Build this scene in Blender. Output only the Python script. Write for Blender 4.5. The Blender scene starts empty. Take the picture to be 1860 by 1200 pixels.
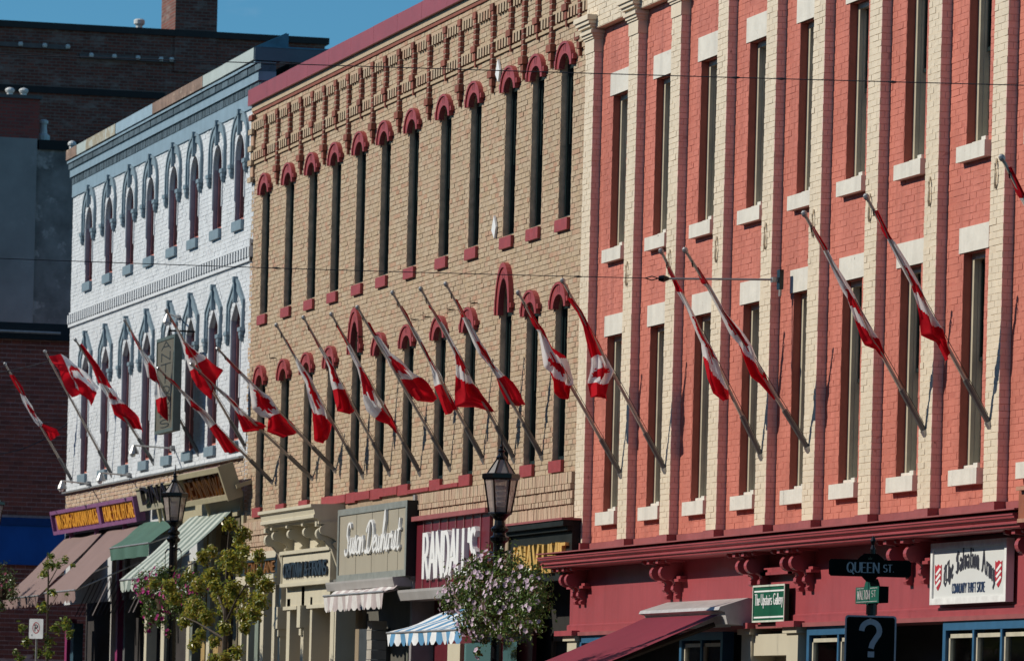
import bpy, math, random
import numpy as np
from mathutils import Vector, Matrix
random.seed(7)
rng = np.random.default_rng(7)
R = math.radians
S = bpy.context.scene
COL = S.collection
# ------------------------------------------------------------------ camera (200 mm lens, level, shift lens, slight roll)
F, PX, PY, RHO, D, H = 10333., 930., 1327., R(1.45), 20.0, 1.6
TH = math.atan(2613 / F)
cT, sT = math.cos(TH), math.sin(TH)
cam_d = bpy.data.cameras.new('camera'); cam = bpy.data.objects.new('camera', cam_d); COL.objects.link(cam)
cam_d.sensor_width = 36.0; cam_d.sensor_fit = 'HORIZONTAL'; cam_d.lens = 36.0 * F / 1860
cam_d.shift_y = (PY - 600) / 1860; cam_d.clip_start = 0.5; cam_d.clip_end = 2000
rt, up, bk = Vector((sT, cT, 0)), Vector((0, 0, 1)), Vector((cT, -sT, 0))
cr, sr = math.cos(RHO), math.sin(RHO)
r2, u2 = rt * cr + up * sr, up * cr - rt * sr
cam.matrix_world = Matrix(((r2.x, u2.x, bk.x, 0), (r2.y, u2.y, bk.y, -D), (r2.z, u2.z, bk.z, H), (0, 0, 0, 1)))
cam_d.dof.use_dof = True; cam_d.dof.focus_distance = 68.0; cam_d.dof.aperture_fstop = 7.1
S.camera = cam
# ------------------------------------------------------------------ sky, sun, exposure
SUNV = Vector((-0.472, -1.58, 1.068)).normalized()
W = bpy.data.worlds.new('World'); S.world = W; W.use_nodes = True
wn, wl = W.node_tree.nodes, W.node_tree.links
sky = wn.new('ShaderNodeTexSky'); sky.sky_type = 'NISHITA'; sky.sun_disc = False
sky.sun_elevation = math.asin(SUNV.z); sky.sun_rotation = math.atan2(SUNV.x, SUNV.y)
sky.altitude = 600; sky.air_density = 1.0; sky.dust_density = 0.0; sky.ozone_density = 6.0
tint = wn.new('ShaderNodeMix'); tint.data_type = 'RGBA'; tint.blend_type = 'MULTIPLY'; tint.inputs[0].default_value = 1.0; tint.inputs[7].default_value = (.52, .93, 1.0, 1)
wl.new(sky.outputs[0], tint.inputs[6])
tc = wn.new('ShaderNodeTexCoord'); cn = wn.new('ShaderNodeTexNoise'); cn.inputs['Scale'].default_value = 16; cn.inputs['Detail'].default_value = 6; cn.inputs['Roughness'].default_value = .55
cm = wn.new('ShaderNodeMapping'); cm.inputs['Scale'].default_value = (1, 1, 2.6); wl.new(tc.outputs['Generated'], cm.inputs[0]); wl.new(cm.outputs[0], cn.inputs['Vector'])
cr_ = wn.new('ShaderNodeMapRange'); cr_.inputs[1].default_value = .50; cr_.inputs[2].default_value = .85; cr_.inputs[4].default_value = .55; wl.new(cn.outputs['Fac'], cr_.inputs[0])
cl = wn.new('ShaderNodeMix'); cl.data_type = 'RGBA'; wl.new(cr_.outputs[0], cl.inputs[0]); wl.new(tint.outputs[2], cl.inputs[6]); cl.inputs[7].default_value = (6.5, 7.0, 7.6, 1)
wl.new(cl.outputs[2], wn['Background'].inputs[0]); wn['Background'].inputs[1].default_value = 0.085
sun_d = bpy.data.lights.new('sun', 'SUN'); sun_d.energy = 4.2; sun_d.angle = R(0.53); sun_d.color = (1.0, 0.93, 0.80)
sun = bpy.data.objects.new('sun', sun_d); COL.objects.link(sun); sun.rotation_euler = SUNV.to_track_quat('Z', 'Y').to_euler()
sun.location = (-80, -30, 40)
vs = S.view_settings; vs.view_transform = 'Standard'; vs.look = 'None'; vs.exposure = 0; vs.gamma = 1; vs.use_curve_mapping = False
S.cycles.max_bounces = 6; S.cycles.transparent_max_bounces = 12

# ------------------------------------------------------------------ measuring: where a sight line of the photograph meets a known plane
def lvl(px, py):
    a, b = px - PX, py - PY
    return a * cr + b * sr, -a * sr + b * cr
def at(px, py, y=0.0):
    u, v = lvl(px, py); X = u / F; dep = (D + y) / (sT + X * cT); r = X * dep
    return -dep * cT + r * sT, H - v / F * dep
def onx(px, py, x):
    u, v = lvl(px, py); X = u / F
    q = (X * (-x * cT) - x * sT) / (cT - X * sT); dep = -x * cT + q * sT
    return q - D, H - v / F * dep
def ax(px, py, y=0.0): return at(px, py, y)[0]

# ------------------------------------------------------------------ materials
MATS = {}
def mat(name, c, rough=0.6, c2=None, ns=6.0, amt=0.16, isl=0.0, metal=0.0, bump=0.0, bs=60.0, wear=None, wear_t=0.62, wear_s=9.0, trans=0.0, ramp=None, spec=0.35, streak=0.0):
    """procedural surface: colour broken up by noise, per-piece variation, worn patches, fine relief"""
    if name in MATS: return MATS[name]
    m = bpy.data.materials.new(name); m.use_nodes = True; n, l = m.node_tree.nodes, m.node_tree.links
    b = n['Principled BSDF']; b.inputs['Roughness'].default_value = rough; b.inputs['Metallic'].default_value = metal
    b.inputs['Specular IOR Level'].default_value = spec
    g = n.new('ShaderNodeNewGeometry')
    def noise(sc, det=5.0, rg=0.6, vec=None):
        t = n.new('ShaderNodeTexNoise'); t.inputs['Scale'].default_value = sc; t.inputs['Detail'].default_value = det; t.inputs['Roughness'].default_value = rg
        l.new(vec or g.outputs['Position'], t.inputs['Vector']); return t.outputs['Fac']
    def mix(f, a, bb, mode='MIX'):
        x = n.new('ShaderNodeMix'); x.data_type = 'RGBA'; x.blend_type = mode
        for sock, val in ((x.inputs[0], f), (x.inputs[6], a), (x.inputs[7], bb)):
            if hasattr(val, 'links'): l.new(val, sock)
            elif isinstance(val, (int, float)): sock.default_value = val
            else: sock.default_value = (*val, 1)
        return x.outputs[2]
    def rmp(f, a, bb):
        x = n.new('ShaderNodeMapRange'); x.inputs[1].default_value = a; x.inputs[2].default_value = bb; l.new(f, x.inputs[0]); return x.outputs[0]
    lo = tuple(v * (1 - amt) for v in c); hi = tuple(min(1, v * (1 + amt)) for v in (c2 or c))
    col = mix(rmp(noise(ns), 0.3, 0.7), lo, hi)
    rnd = None
    if isl or ramp:
        oi = n.new('ShaderNodeObjectInfo'); ad = n.new('ShaderNodeMath'); ad.operation = 'ADD'
        l.new(g.outputs['Random Per Island'], ad.inputs[0]); l.new(oi.outputs['Random'], ad.inputs[1])
        fr = n.new('ShaderNodeMath'); fr.operation = 'FRACT'; l.new(ad.outputs[0], fr.inputs[0]); rnd = fr.outputs[0]
    if ramp:
        cr_ = n.new('ShaderNodeValToRGB'); e = cr_.color_ramp.elements
        while len(e) < len(ramp): e.new(0.5)
        for k, (p, cc) in enumerate(ramp): e[k].position = p; e[k].color = (*cc, 1)
        l.new(rnd, cr_.inputs[0]); col = mix(0.8, col, cr_.outputs[0])
        col = mix(1.0, col, mix(rmp(noise(ns * 9), 0.3, 0.7), (1 - amt,) * 3, (1.0,) * 3), 'MULTIPLY')
    if isl:
        col = mix(1.0, col, mix(rnd, (1 - isl,) * 3, (1.0, 1.0, 1.0)), 'MULTIPLY')
    if streak:
        mp = n.new('ShaderNodeMapping'); mp.inputs['Scale'].default_value = (5, 5, .35); l.new(g.outputs['Position'], mp.inputs[0])
        col = mix(rmp(noise(1.0, 4, .6, mp.outputs[0]), .5, .8), col, tuple(v * (1 - streak) for v in c))
    if wear:
        col = mix(rmp(noise(wear_s, 8, 0.7), wear_t, wear_t + 0.06), col, wear)
    l.new(col, b.inputs['Base Color'])
    if bump:
        bp = n.new('ShaderNodeBump'); bp.inputs['Strength'].default_value = 1.0; bp.inputs['Distance'].default_value = bump
        l.new(noise(bs, 4), bp.inputs['Height']); l.new(bp.outputs[0], b.inputs['Normal'])
    if trans:
        out = n['Material Output']; tr = n.new('ShaderNodeBsdfTranslucent'); l.new(col, tr.inputs[0])
        ms = n.new('ShaderNodeMixShader'); ms.inputs[0].default_value = trans; l.new(b.outputs[0], ms.inputs[1]); l.new(tr.outputs[0], ms.inputs[2]); l.new(ms.outputs[0], out.inputs[0])
    MATS[name] = m; return m
def glass_mat(name, tint, rough=0.04):
    m = bpy.data.materials.new(name); m.use_nodes = True; n, l = m.node_tree.nodes, m.node_tree.links
    t = n.new('ShaderNodeBsdfTransparent'); t.inputs[0].default_value = (*tint, 1)
    gl = n.new('ShaderNodeBsdfGlossy'); gl.inputs['Roughness'].default_value = rough
    fr = n.new('ShaderNodeFresnel'); fr.inputs[0].default_value = 1.5
    nz = n.new('ShaderNodeTexNoise'); nz.inputs['Scale'].default_value = 1.3; bp = n.new('ShaderNodeBump'); bp.inputs['Distance'].default_value = .004
    g = n.new('ShaderNodeNewGeometry'); l.new(g.outputs['Position'], nz.inputs[0]); l.new(nz.outputs[0], bp.inputs['Height']); l.new(bp.outputs[0], gl.inputs['Normal'])
    ms = n.new('ShaderNodeMixShader'); l.new(fr.outputs[0], ms.inputs[0]); l.new(t.outputs[0], ms.inputs[1]); l.new(gl.outputs[0], ms.inputs[2]); l.new(ms.outputs[0], n['Material Output'].inputs[0])
    MATS[name] = m; return m
def far_brick(name, c1, c2, cm, patch):
    m = bpy.data.materials.new(name); m.use_nodes = True; n, l = m.node_tree.nodes, m.node_tree.links
    g = n.new('ShaderNodeNewGeometry'); sp = n.new('ShaderNodeSeparateXYZ'); cb = n.new('ShaderNodeCombineXYZ'); l.new(g.outputs['Position'], sp.inputs[0])
    l.new(sp.outputs[1], cb.inputs[0]); l.new(sp.outputs[2], cb.inputs[1])
    bt = n.new('ShaderNodeTexBrick'); bt.inputs['Scale'].default_value = 1.0; bt.inputs['Brick Width'].default_value = .23; bt.inputs['Row Height'].default_value = .085; bt.inputs['Mortar Size'].default_value = .012
    bt.inputs['Color1'].default_value = (*c1, 1); bt.inputs['Color2'].default_value = (*c2, 1); bt.inputs['Mortar'].default_value = (*cm, 1); l.new(cb.outputs[0], bt.inputs[0])
    mp = n.new('ShaderNodeMapping'); mp.inputs['Scale'].default_value = (1, .8, 2.2); l.new(g.outputs['Position'], mp.inputs[0])
    nz = n.new('ShaderNodeTexNoise'); nz.inputs['Scale'].default_value = 1.6; nz.inputs['Detail'].default_value = 9; nz.inputs['Roughness'].default_value = .72; l.new(mp.outputs[0], nz.inputs[0])
    mr = n.new('ShaderNodeMapRange'); mr.inputs[1].default_value = .5; mr.inputs[2].default_value = .68; l.new(nz.outputs[0], mr.inputs[0])
    mx = n.new('ShaderNodeMix'); mx.data_type = 'RGBA'; l.new(mr.outputs[0], mx.inputs[0]); l.new(bt.outputs[0], mx.inputs[6]); mx.inputs[7].default_value = (*patch, 1)
    n['Principled BSDF'].inputs['Roughness'].default_value = .9; l.new(mx.outputs[2], n['Principled BSDF'].inputs['Base Color'])
    bp = n.new('ShaderNodeBump'); bp.inputs['Distance'].default_value = .02; l.new(nz.outputs[0], bp.inputs['Height']); l.new(bp.outputs[0], n['Principled BSDF'].inputs['Normal'])
    MATS[name] = m; return m

PINK = mat('pink painted brick', (.52, .165, .118), .6, c2=(.57, .19, .138), ns=1.7, amt=.07, isl=.05, bump=.004, bs=38, wear=(.33, .09, .065), wear_t=.635, wear_s=4, streak=.30)
PINKM = mat('pink painted joint', (.47, .145, .105), .6, ns=4, amt=.1, bump=.003, bs=40)
CREAM = mat('cream painted brick', (.70, .60, .46), .55, ns=3, amt=.05, isl=.05, bump=.003, bs=50, wear=(.34, .25, .18), wear_t=.665, wear_s=9, streak=.16)
CREAMM = mat('cream painted joint', (.63, .53, .40), .6, ns=6, amt=.1)
SIDEP = mat('rose painted pilaster side', (.76, .53, .46), .55, ns=3, amt=.1, isl=.10, bump=.003, bs=45, wear=(.12, .05, .04), wear_t=.68, wear_s=6)
SIDEM = mat('rose painted joint', (.58, .35, .30), .6, ns=6, amt=.1)
STONE = mat('white painted stone', (.66, .63, .56), .6, ns=5, amt=.08, bump=.004, bs=25, wear=(.22, .19, .16), wear_t=.645, wear_s=12, streak=.2)
OLIVE = mat('olive cream window paint', (.47, .42, .31), .45, ns=5, amt=.1)
TAN = mat('tan brick', (.46, .35, .235), .8, ns=1.1, amt=.17, bump=.003, bs=60, streak=.18, ramp=[(0, (.46, .34, .215)), (.2, (.50, .385, .26)), (.42, (.51, .405, .29)), (.62, (.47, .355, .24)), (.8, (.50, .345, .24)), (.93, (.48, .30, .20)), (.98, (.43, .235, .15)), (1, (.50, .30, .21))])
TANM = mat('tan brick joint', (.32, .24, .165), .9, ns=8, amt=.2)
SOLD = mat('stained soldier brick', (.52, .38, .26), .8, ns=4, amt=.16, bump=.003, streak=.35, ramp=[(0, (.53, .42, .29)), (.3, (.54, .39, .28)), (.6, (.50, .32, .23)), (.8, (.55, .44, .32)), (1, (.50, .35, .25))])
REDB = mat('red accent brick', (.27, .085, .055), .75, ns=9, amt=.2, isl=.3, bump=.003)
MAROON = mat('maroon paint', (.34, .066, .076), .42, ns=1.3, amt=.10, bump=.002, bs=12, streak=.20, wear=(.20, .04, .045), wear_t=.68, wear_s=6)
MAROOND = mat('dull maroon metal', (.29, .085, .085), .5, ns=3, amt=.15, bump=.002, bs=12)
HOODR = mat('red hood paint', (.31, .050, .050), .45, ns=6, amt=.16, bump=.003, bs=30, wear=(.40, .15, .13), wear_t=.70, wear_s=14)
FLASHR = mat('red roof flashing', (.29, .052, .058), .4, ns=2, amt=.1, bump=.002, bs=9, wear=(.45, .16, .17), wear_t=.74, wear_s=2)
WHITEB = mat('white painted brick', (.60, .63, .66), .55, c2=(.66, .69, .72), ns=2.5, amt=.05, isl=.06, bump=.003, bs=45, wear=(.36, .30, .26), wear_t=.695, wear_s=7)
WHITEM = mat('white painted joint', (.54, .56, .58), .6, ns=5, amt=.1)
GREYB = mat('blue grey paint', (.185, .250, .295), .5, ns=5, amt=.14, bump=.003, bs=30, wear=(.33, .30, .28), wear_t=.68, wear_s=5)
LBLUE = mat('pale blue painted board', (.225, .315, .385), .5, ns=3, amt=.10, streak=.15)
SLATE = mat('slate blue slats', (.105, .145, .175), .55, ns=9, amt=.3, isl=.5)
TEAL = mat('teal roof edge', (.075, .20, .27), .5, ns=5, amt=.25)
PURPW = mat('mauve window wood', (.19, .075, .085), .5, ns=5, amt=.2)
SALM = mat('salmon paint', (.55, .20, .15), .5, ns=6, amt=.15)
DKGREEN = mat('dark green window wood', (.010, .022, .022), .4, ns=5, amt=.25)
REVEAL = mat('reveal brick', (.60, .43, .29), .85, ns=7, amt=.3, bump=.004, bs=30)
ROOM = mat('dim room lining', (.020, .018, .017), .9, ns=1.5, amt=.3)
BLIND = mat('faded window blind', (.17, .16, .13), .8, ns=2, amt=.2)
METALG = mat('galvanised metal', (.36, .36, .36), .42, ns=8, amt=.15, metal=.6)
POLEM = mat('weathered pole', (.44, .37, .30), .5, ns=5, amt=.15)
BLACKM = mat('black gloss iron', (.005, .005, .006), .25, ns=8, amt=.2, spec=.35)
RFLAG = mat('red flag cloth', (.60, .010, .022), .75, ns=12, amt=.08, trans=.35, spec=.1)
WFLAG = mat('white flag cloth', (.86, .85, .85), .75, ns=12, amt=.04, trans=.35, spec=.1)
GLASS = glass_mat('window glass', (.72, .75, .75))
LGLASS = mat('lantern pearl glass', (.50, .43, .41), .25, ns=6, amt=.1, trans=.45)
_n, _l = LGLASS.node_tree.nodes, LGLASS.node_tree.links
_t = _n.new('ShaderNodeBsdfTransparent'); _m = _n.new('ShaderNodeMixShader'); _m.inputs[0].default_value = .40
_s = _n['Material Output'].inputs[0].links[0].from_socket; _l.new(_s, _m.inputs[1]); _l.new(_t.outputs[0], _m.inputs[2]); _l.new(_m.outputs[0], _n['Material Output'].inputs[0])
DKBRICK = far_brick('old dark brick', (.19, .055, .038), (.10, .034, .026), (.15, .11, .095), (.23, .18, .16))
DKBRICK2 = far_brick('dark red brick', (.30, .065, .05), (.20, .05, .042), (.16, .09, .08), (.26, .065, .05))
REDWALL = mat('plum red brick', (.52, .14, .09), .85, ns=5, amt=.2, ramp=[(0, (.46, .10, .065)), (.45, (.38, .085, .06)), (.75, (.24, .06, .045)), (1, (.44, .11, .075))])
REDWALLM = mat('pale mortar', (.70, .37, .32), .9, ns=7, amt=.2)
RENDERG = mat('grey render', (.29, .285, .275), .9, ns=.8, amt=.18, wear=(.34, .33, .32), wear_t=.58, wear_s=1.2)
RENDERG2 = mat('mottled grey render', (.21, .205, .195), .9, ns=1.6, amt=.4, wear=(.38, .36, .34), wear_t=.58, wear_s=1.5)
TEXTW = mat('white lettering', (.78, .78, .78), .4, ns=5, amt=.04)
GOLD = mat('gold leaf', (.85, .52, .15), .35, ns=14, amt=.2, metal=.35)
def plain(name, c, rough=.5, **k): return mat(name, c, rough, **k)

# ------------------------------------------------------------------ mesh helper
class M:
    def __init__(s): s.v = []; s.f = []; s.m = []; s.ms = []
    def mi(s, m):
        if m not in s.ms: s.ms.append(m)
        return s.ms.index(m)
    def add(s, vs_, fs, m):
        o = len(s.v); s.v += [tuple(p) for p in vs_]; k = s.mi(m)
        for f in fs: s.f.append(tuple(i + o for i in f)); s.m.append(k)
    def box(s, x0, x1, y0, y1, z0, z1, m):
        s.add([(x, y, z) for x in (x0, x1) for y in (y0, y1) for z in (z0, z1)], [(0, 1, 3, 2), (4, 6, 7, 5), (0, 4, 5, 1), (2, 3, 7, 6), (0, 2, 6, 4), (1, 5, 7, 3)], m); return s
    def quad(s, a, b, c, d, m): s.add([a, b, c, d], [(0, 1, 2, 3)], m)
    def prism(s, poly, fa, fb, m, m2=None):
        """poly: 2-D outline; fa/fb map a 2-D point to the two end faces"""
        n = len(poly); s.add([fa(p) for p in poly] + [fb(p) for p in poly], [tuple(range(n))[::-1], tuple(range(n, 2 * n))], m)
        s.add([fa(p) for p in poly] + [fb(p) for p in poly], [(i, (i + 1) % n, n + (i + 1) % n, n + i) for i in range(n)], m2 or m)
    def xprism(s, poly, x0, x1, m): s.prism(poly, lambda p: (x0, p[0], p[1]), lambda p: (x1, p[0], p[1]), m)
    def yprism(s, poly, y0, y1, m, m2=None): s.prism(poly, lambda p: (p[0], y0, p[1]), lambda p: (p[0], y1, p[1]), m, m2)
    def strip(s, outer, inner, y0, y1, m):
        """solid band between two outlines of equal length (x,z), from y0 (front) to y1"""
        n = len(outer); V = [(p[0], y, p[1]) for y in (y0, y1) for c in (outer, inner) for p in c]; fs = []
        for i in range(n - 1):
            a, b, c, d = i, i + 1, n + i + 1, n + i
            fs += [(a, b, c, d), (2 * n + d, 2 * n + c, 2 * n + b, 2 * n + a), (a, 2 * n + a, 2 * n + b, b), (d, c, 2 * n + c, 2 * n + d)]
        fs += [(0, n, 3 * n, 2 * n), (n - 1, 3 * n - 1, 4 * n - 1, 2 * n - 1)]
        s.add(V, fs, m)
    def tube(s, pts, r, m, n=8, cap=True):
        pts = [Vector(p) for p in pts]; rs = r if isinstance(r, (list, tuple)) else [r] * len(pts); V = []
        for i, p in enumerate(pts):
            t = (pts[min(i + 1, len(pts) - 1)] - pts[max(i - 1, 0)]).normalized()
            a = t.cross(Vector((0, 0, 1)));
            if a.length < .01: a = Vector((1, 0, 0))
            a.normalize(); b = t.cross(a)
            V += [p + (a * math.cos(2 * math.pi * k / n) + b * math.sin(2 * math.pi * k / n)) * rs[i] for k in range(n)]
        fs = [(i * n + k, i * n + (k + 1) % n, (i + 1) * n + (k + 1) % n, (i + 1) * n + k) for i in range(len(pts) - 1) for k in range(n)]
        if cap: fs += [tuple(range(n))[::-1], tuple(range((len(pts) - 1) * n, len(pts) * n))]
        s.add(V, fs, m)
    def lathe(s, prof, c, m, n=12, ph=0.0):
        V = [(c[0] + r * math.cos(2 * math.pi * k / n + ph), c[1] + r * math.sin(2 * math.pi * k / n + ph), c[2] + z) for r, z in prof for k in range(n)]
        fs = [(i * n + k, i * n + (k + 1) % n, (i + 1) * n + (k + 1) % n, (i + 1) * n + k) for i in range(len(prof) - 1) for k in range(n)]
        fs += [tuple(range(n))[::-1], tuple(range((len(prof) - 1) * n, len(prof) * n))]
        s.add(V, fs, m)
    def build(s, name, parent=None, loc=(0, 0, 0), smooth=False, **props):
        me = bpy.data.meshes.new(name); me.from_pydata(s.v, [], s.f)
        for m in s.ms: me.materials.append(m)
        me.polygons.foreach_set('material_index', s.m)
        if smooth: me.polygons.foreach_set('use_smooth', [True] * len(s.f))
        me.update(); return link(name, me, parent, loc, **props)
def link(name, data, parent=None, loc=(0, 0, 0), **props):
    o = bpy.data.objects.new(name, data); COL.objects.link(o); o.location = loc
    if parent is not None:
        o.parent = parent
        if parent.type == 'EMPTY': o.matrix_parent_inverse = Matrix.Translation(-parent.location)
    for k, v in props.items(): o[k] = v
    return o
def tag(o, label, cat, group=None):
    o['label'] = label; o['category'] = cat
    if group: o['group'] = group
    return o
def thing(name, label, cat, loc=(0, 0, 0), group=None):
    return tag(link(name, None, None, loc), label, cat, group)
def copy_tree(o, parent=None, loc=None):
    c = o.copy(); COL.objects.link(c); inv = o.matrix_parent_inverse.copy()
    if parent is not None and c.parent != parent: c.parent = parent; c.matrix_parent_inverse = inv
    if loc is not None: c.location = loc
    for ch in list(o.children): copy_tree(ch, c)
    return c
def struct(name, m, **k): return m.build(name, kind='structure', **k)

def np_mesh(name, V, Fq, mats, idx=None, smooth=False):
    me = bpy.data.meshes.new(name); me.vertices.add(len(V)); me.vertices.foreach_set('co', np.asarray(V, dtype=np.float32).ravel())
    nf = len(Fq); me.loops.add(nf * 4); me.loops.foreach_set('vertex_index', np.asarray(Fq, dtype=np.int32).ravel())
    me.polygons.add(nf); me.polygons.foreach_set('loop_start', np.arange(0, nf * 4, 4, dtype=np.int32)); me.polygons.foreach_set('loop_total', np.full(nf, 4, dtype=np.int32))
    for m in mats: me.materials.append(m)
    if idx is not None: me.polygons.foreach_set('material_index', np.asarray(idx, dtype=np.int32))
    me.polygons.foreach_set('use_smooth', [smooth] * nf); me.update(calc_edges=True); return me
# ------------------------------------------------------------------ bricks
BF = np.array([(0, 1, 2, 3), (0, 4, 5, 1), (1, 5, 6, 2), (2, 6, 7, 3), (3, 7, 4, 0)])
def brick_arrays(L, mapf, depth=.03, ch=.0025):
    """L rows: s0,s1,z0,z1,d (d = how far out the face stands)"""
    L = np.asarray(L, dtype=float); n = len(L); s0, s1, z0, z1, d = L.T
    P = np.empty((n, 8, 3))
    for k, (ss, zz) in enumerate(((0, 0), (1, 0), (1, 1), (0, 1))):
        a = np.where(ss, s1 - ch, s0 + ch); b = np.where(zz, z1 - ch, z0 + ch)
        P[:, k, 0] = a; P[:, k, 1] = b; P[:, k, 2] = d + rng.normal(0, .0012, n)
        P[:, 4 + k, 0] = s1 if ss else s0; P[:, 4 + k, 1] = z1 if zz else z0; P[:, 4 + k, 2] = d - depth
    V = mapf(P.reshape(-1, 3)); Fq = (BF[None] + (np.arange(n) * 8)[:, None, None]).reshape(-1, 4)
    return V, Fq
def courses(s0, s1, z0, z1, openings, bl=.225, bh=.075, j=.011, jit=.003, jz=.002):
    """running bond with openings: callables z -> (a,b) or None"""
    out = []; jv = j * .55; n = max(1, round((z1 - z0) / bh)); bh = (z1 - z0) / n
    for i in range(n):
        za = z0 + i * bh; zm = za + bh / 2; cuts = sorted(c for c in (o(zm) for o in openings) if c)
        segs = []; p = s0
        for a, b in cuts:
            if a > p: segs.append((p, a))
            p = max(p, b)
        if p < s1: segs.append((p, s1))
        off = (i % 2) * bl / 2
        for a, b in segs:
            k = math.floor((a - s0 + off) / bl); x = s0 - off + k * bl
            while x < b - 1e-6:
                xa, xb = max(x, a), min(x + bl, b)
                if xb - xa > .03:
                    w = random.uniform(-.001, .002)
                    out.append((xa + (jv / 2 if xa > a + 1e-6 else 0), xb - (jv / 2 if xb < b - 1e-6 else 0), za + j / 2 + random.uniform(0, jz), za + bh - j / 2 + w, random.gauss(0, jit)))
                x += bl
    return out
def rect_open(a, b, z0, z1): return lambda z: (a, b) if z0 < z < z1 else None
def arch_open(a, b, z0, zs, rise):
    c, w = (a + b) / 2, (b - a) / 2
    def f(z):
        if z0 < z <= zs: return (a, b)
        if zs < z < zs + rise:
            h = w * math.sqrt(max(0, 1 - ((z - zs) / rise) ** 2)); return (c - h, c + h) if h > .04 else None
    return f
def backing(mm, x0, x1, z0, z1, y0, rects, m, th=.04):
    """slab behind the bricks with the openings left out"""
    zs = sorted({z0, z1, *[r[2] for r in rects], *[r[3] for r in rects]}); zs = [z for z in zs if z0 <= z <= z1]
    for za, zb in zip(zs, zs[1:]):
        p = x0
        for r in sorted(r for r in rects if r[2] <= za + 1e-6 and r[3] >= zb - 1e-6):
            if r[0] > p: mm.box(p, r[0], y0, y0 + th, za, zb, m)
            p = r[1]
        if p < x1: mm.box(p, x1, y0, y0 + th, za, zb, m)
def lay(name, parent, L, mapf, m, single, rank, unit=(.214, .064), **kw):
    """nearest whole bricks as objects of their own, the rest as one part"""
    full = [k for k, b in enumerate(L) if abs(b[1] - b[0] - unit[0]) < .004]
    full.sort(key=lambda k: rank(L[k])); pick = set(full[:single]); rest = [b for k, b in enumerate(L) if k not in pick]
    V, Fq = brick_arrays(rest, mapf, **kw); link(name, np_mesh(name, V, Fq, [m]), parent, kind='stuff')
    if pick:
        V, Fq = brick_arrays([(-unit[0] / 2, unit[0] / 2, -unit[1] / 2, unit[1] / 2, 0)], lambda P: mapf(P) - mapf(np.zeros((1, 3))), **kw); me = np_mesh('brick', V, Fq, [m])
        for k in sorted(pick):
            b = L[k]; p = mapf(np.array([[(b[0] + b[1]) / 2, (b[2] + b[3]) / 2, b[4]]]))[0]; link('brick', me, parent, tuple(p))
def face_y(y): return lambda P: np.stack([P[:, 0], y - P[:, 2], P[:, 1]], 1)
def face_x(x): return lambda P: np.stack([x + P[:, 2], P[:, 0], P[:, 1]], 1)

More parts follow.
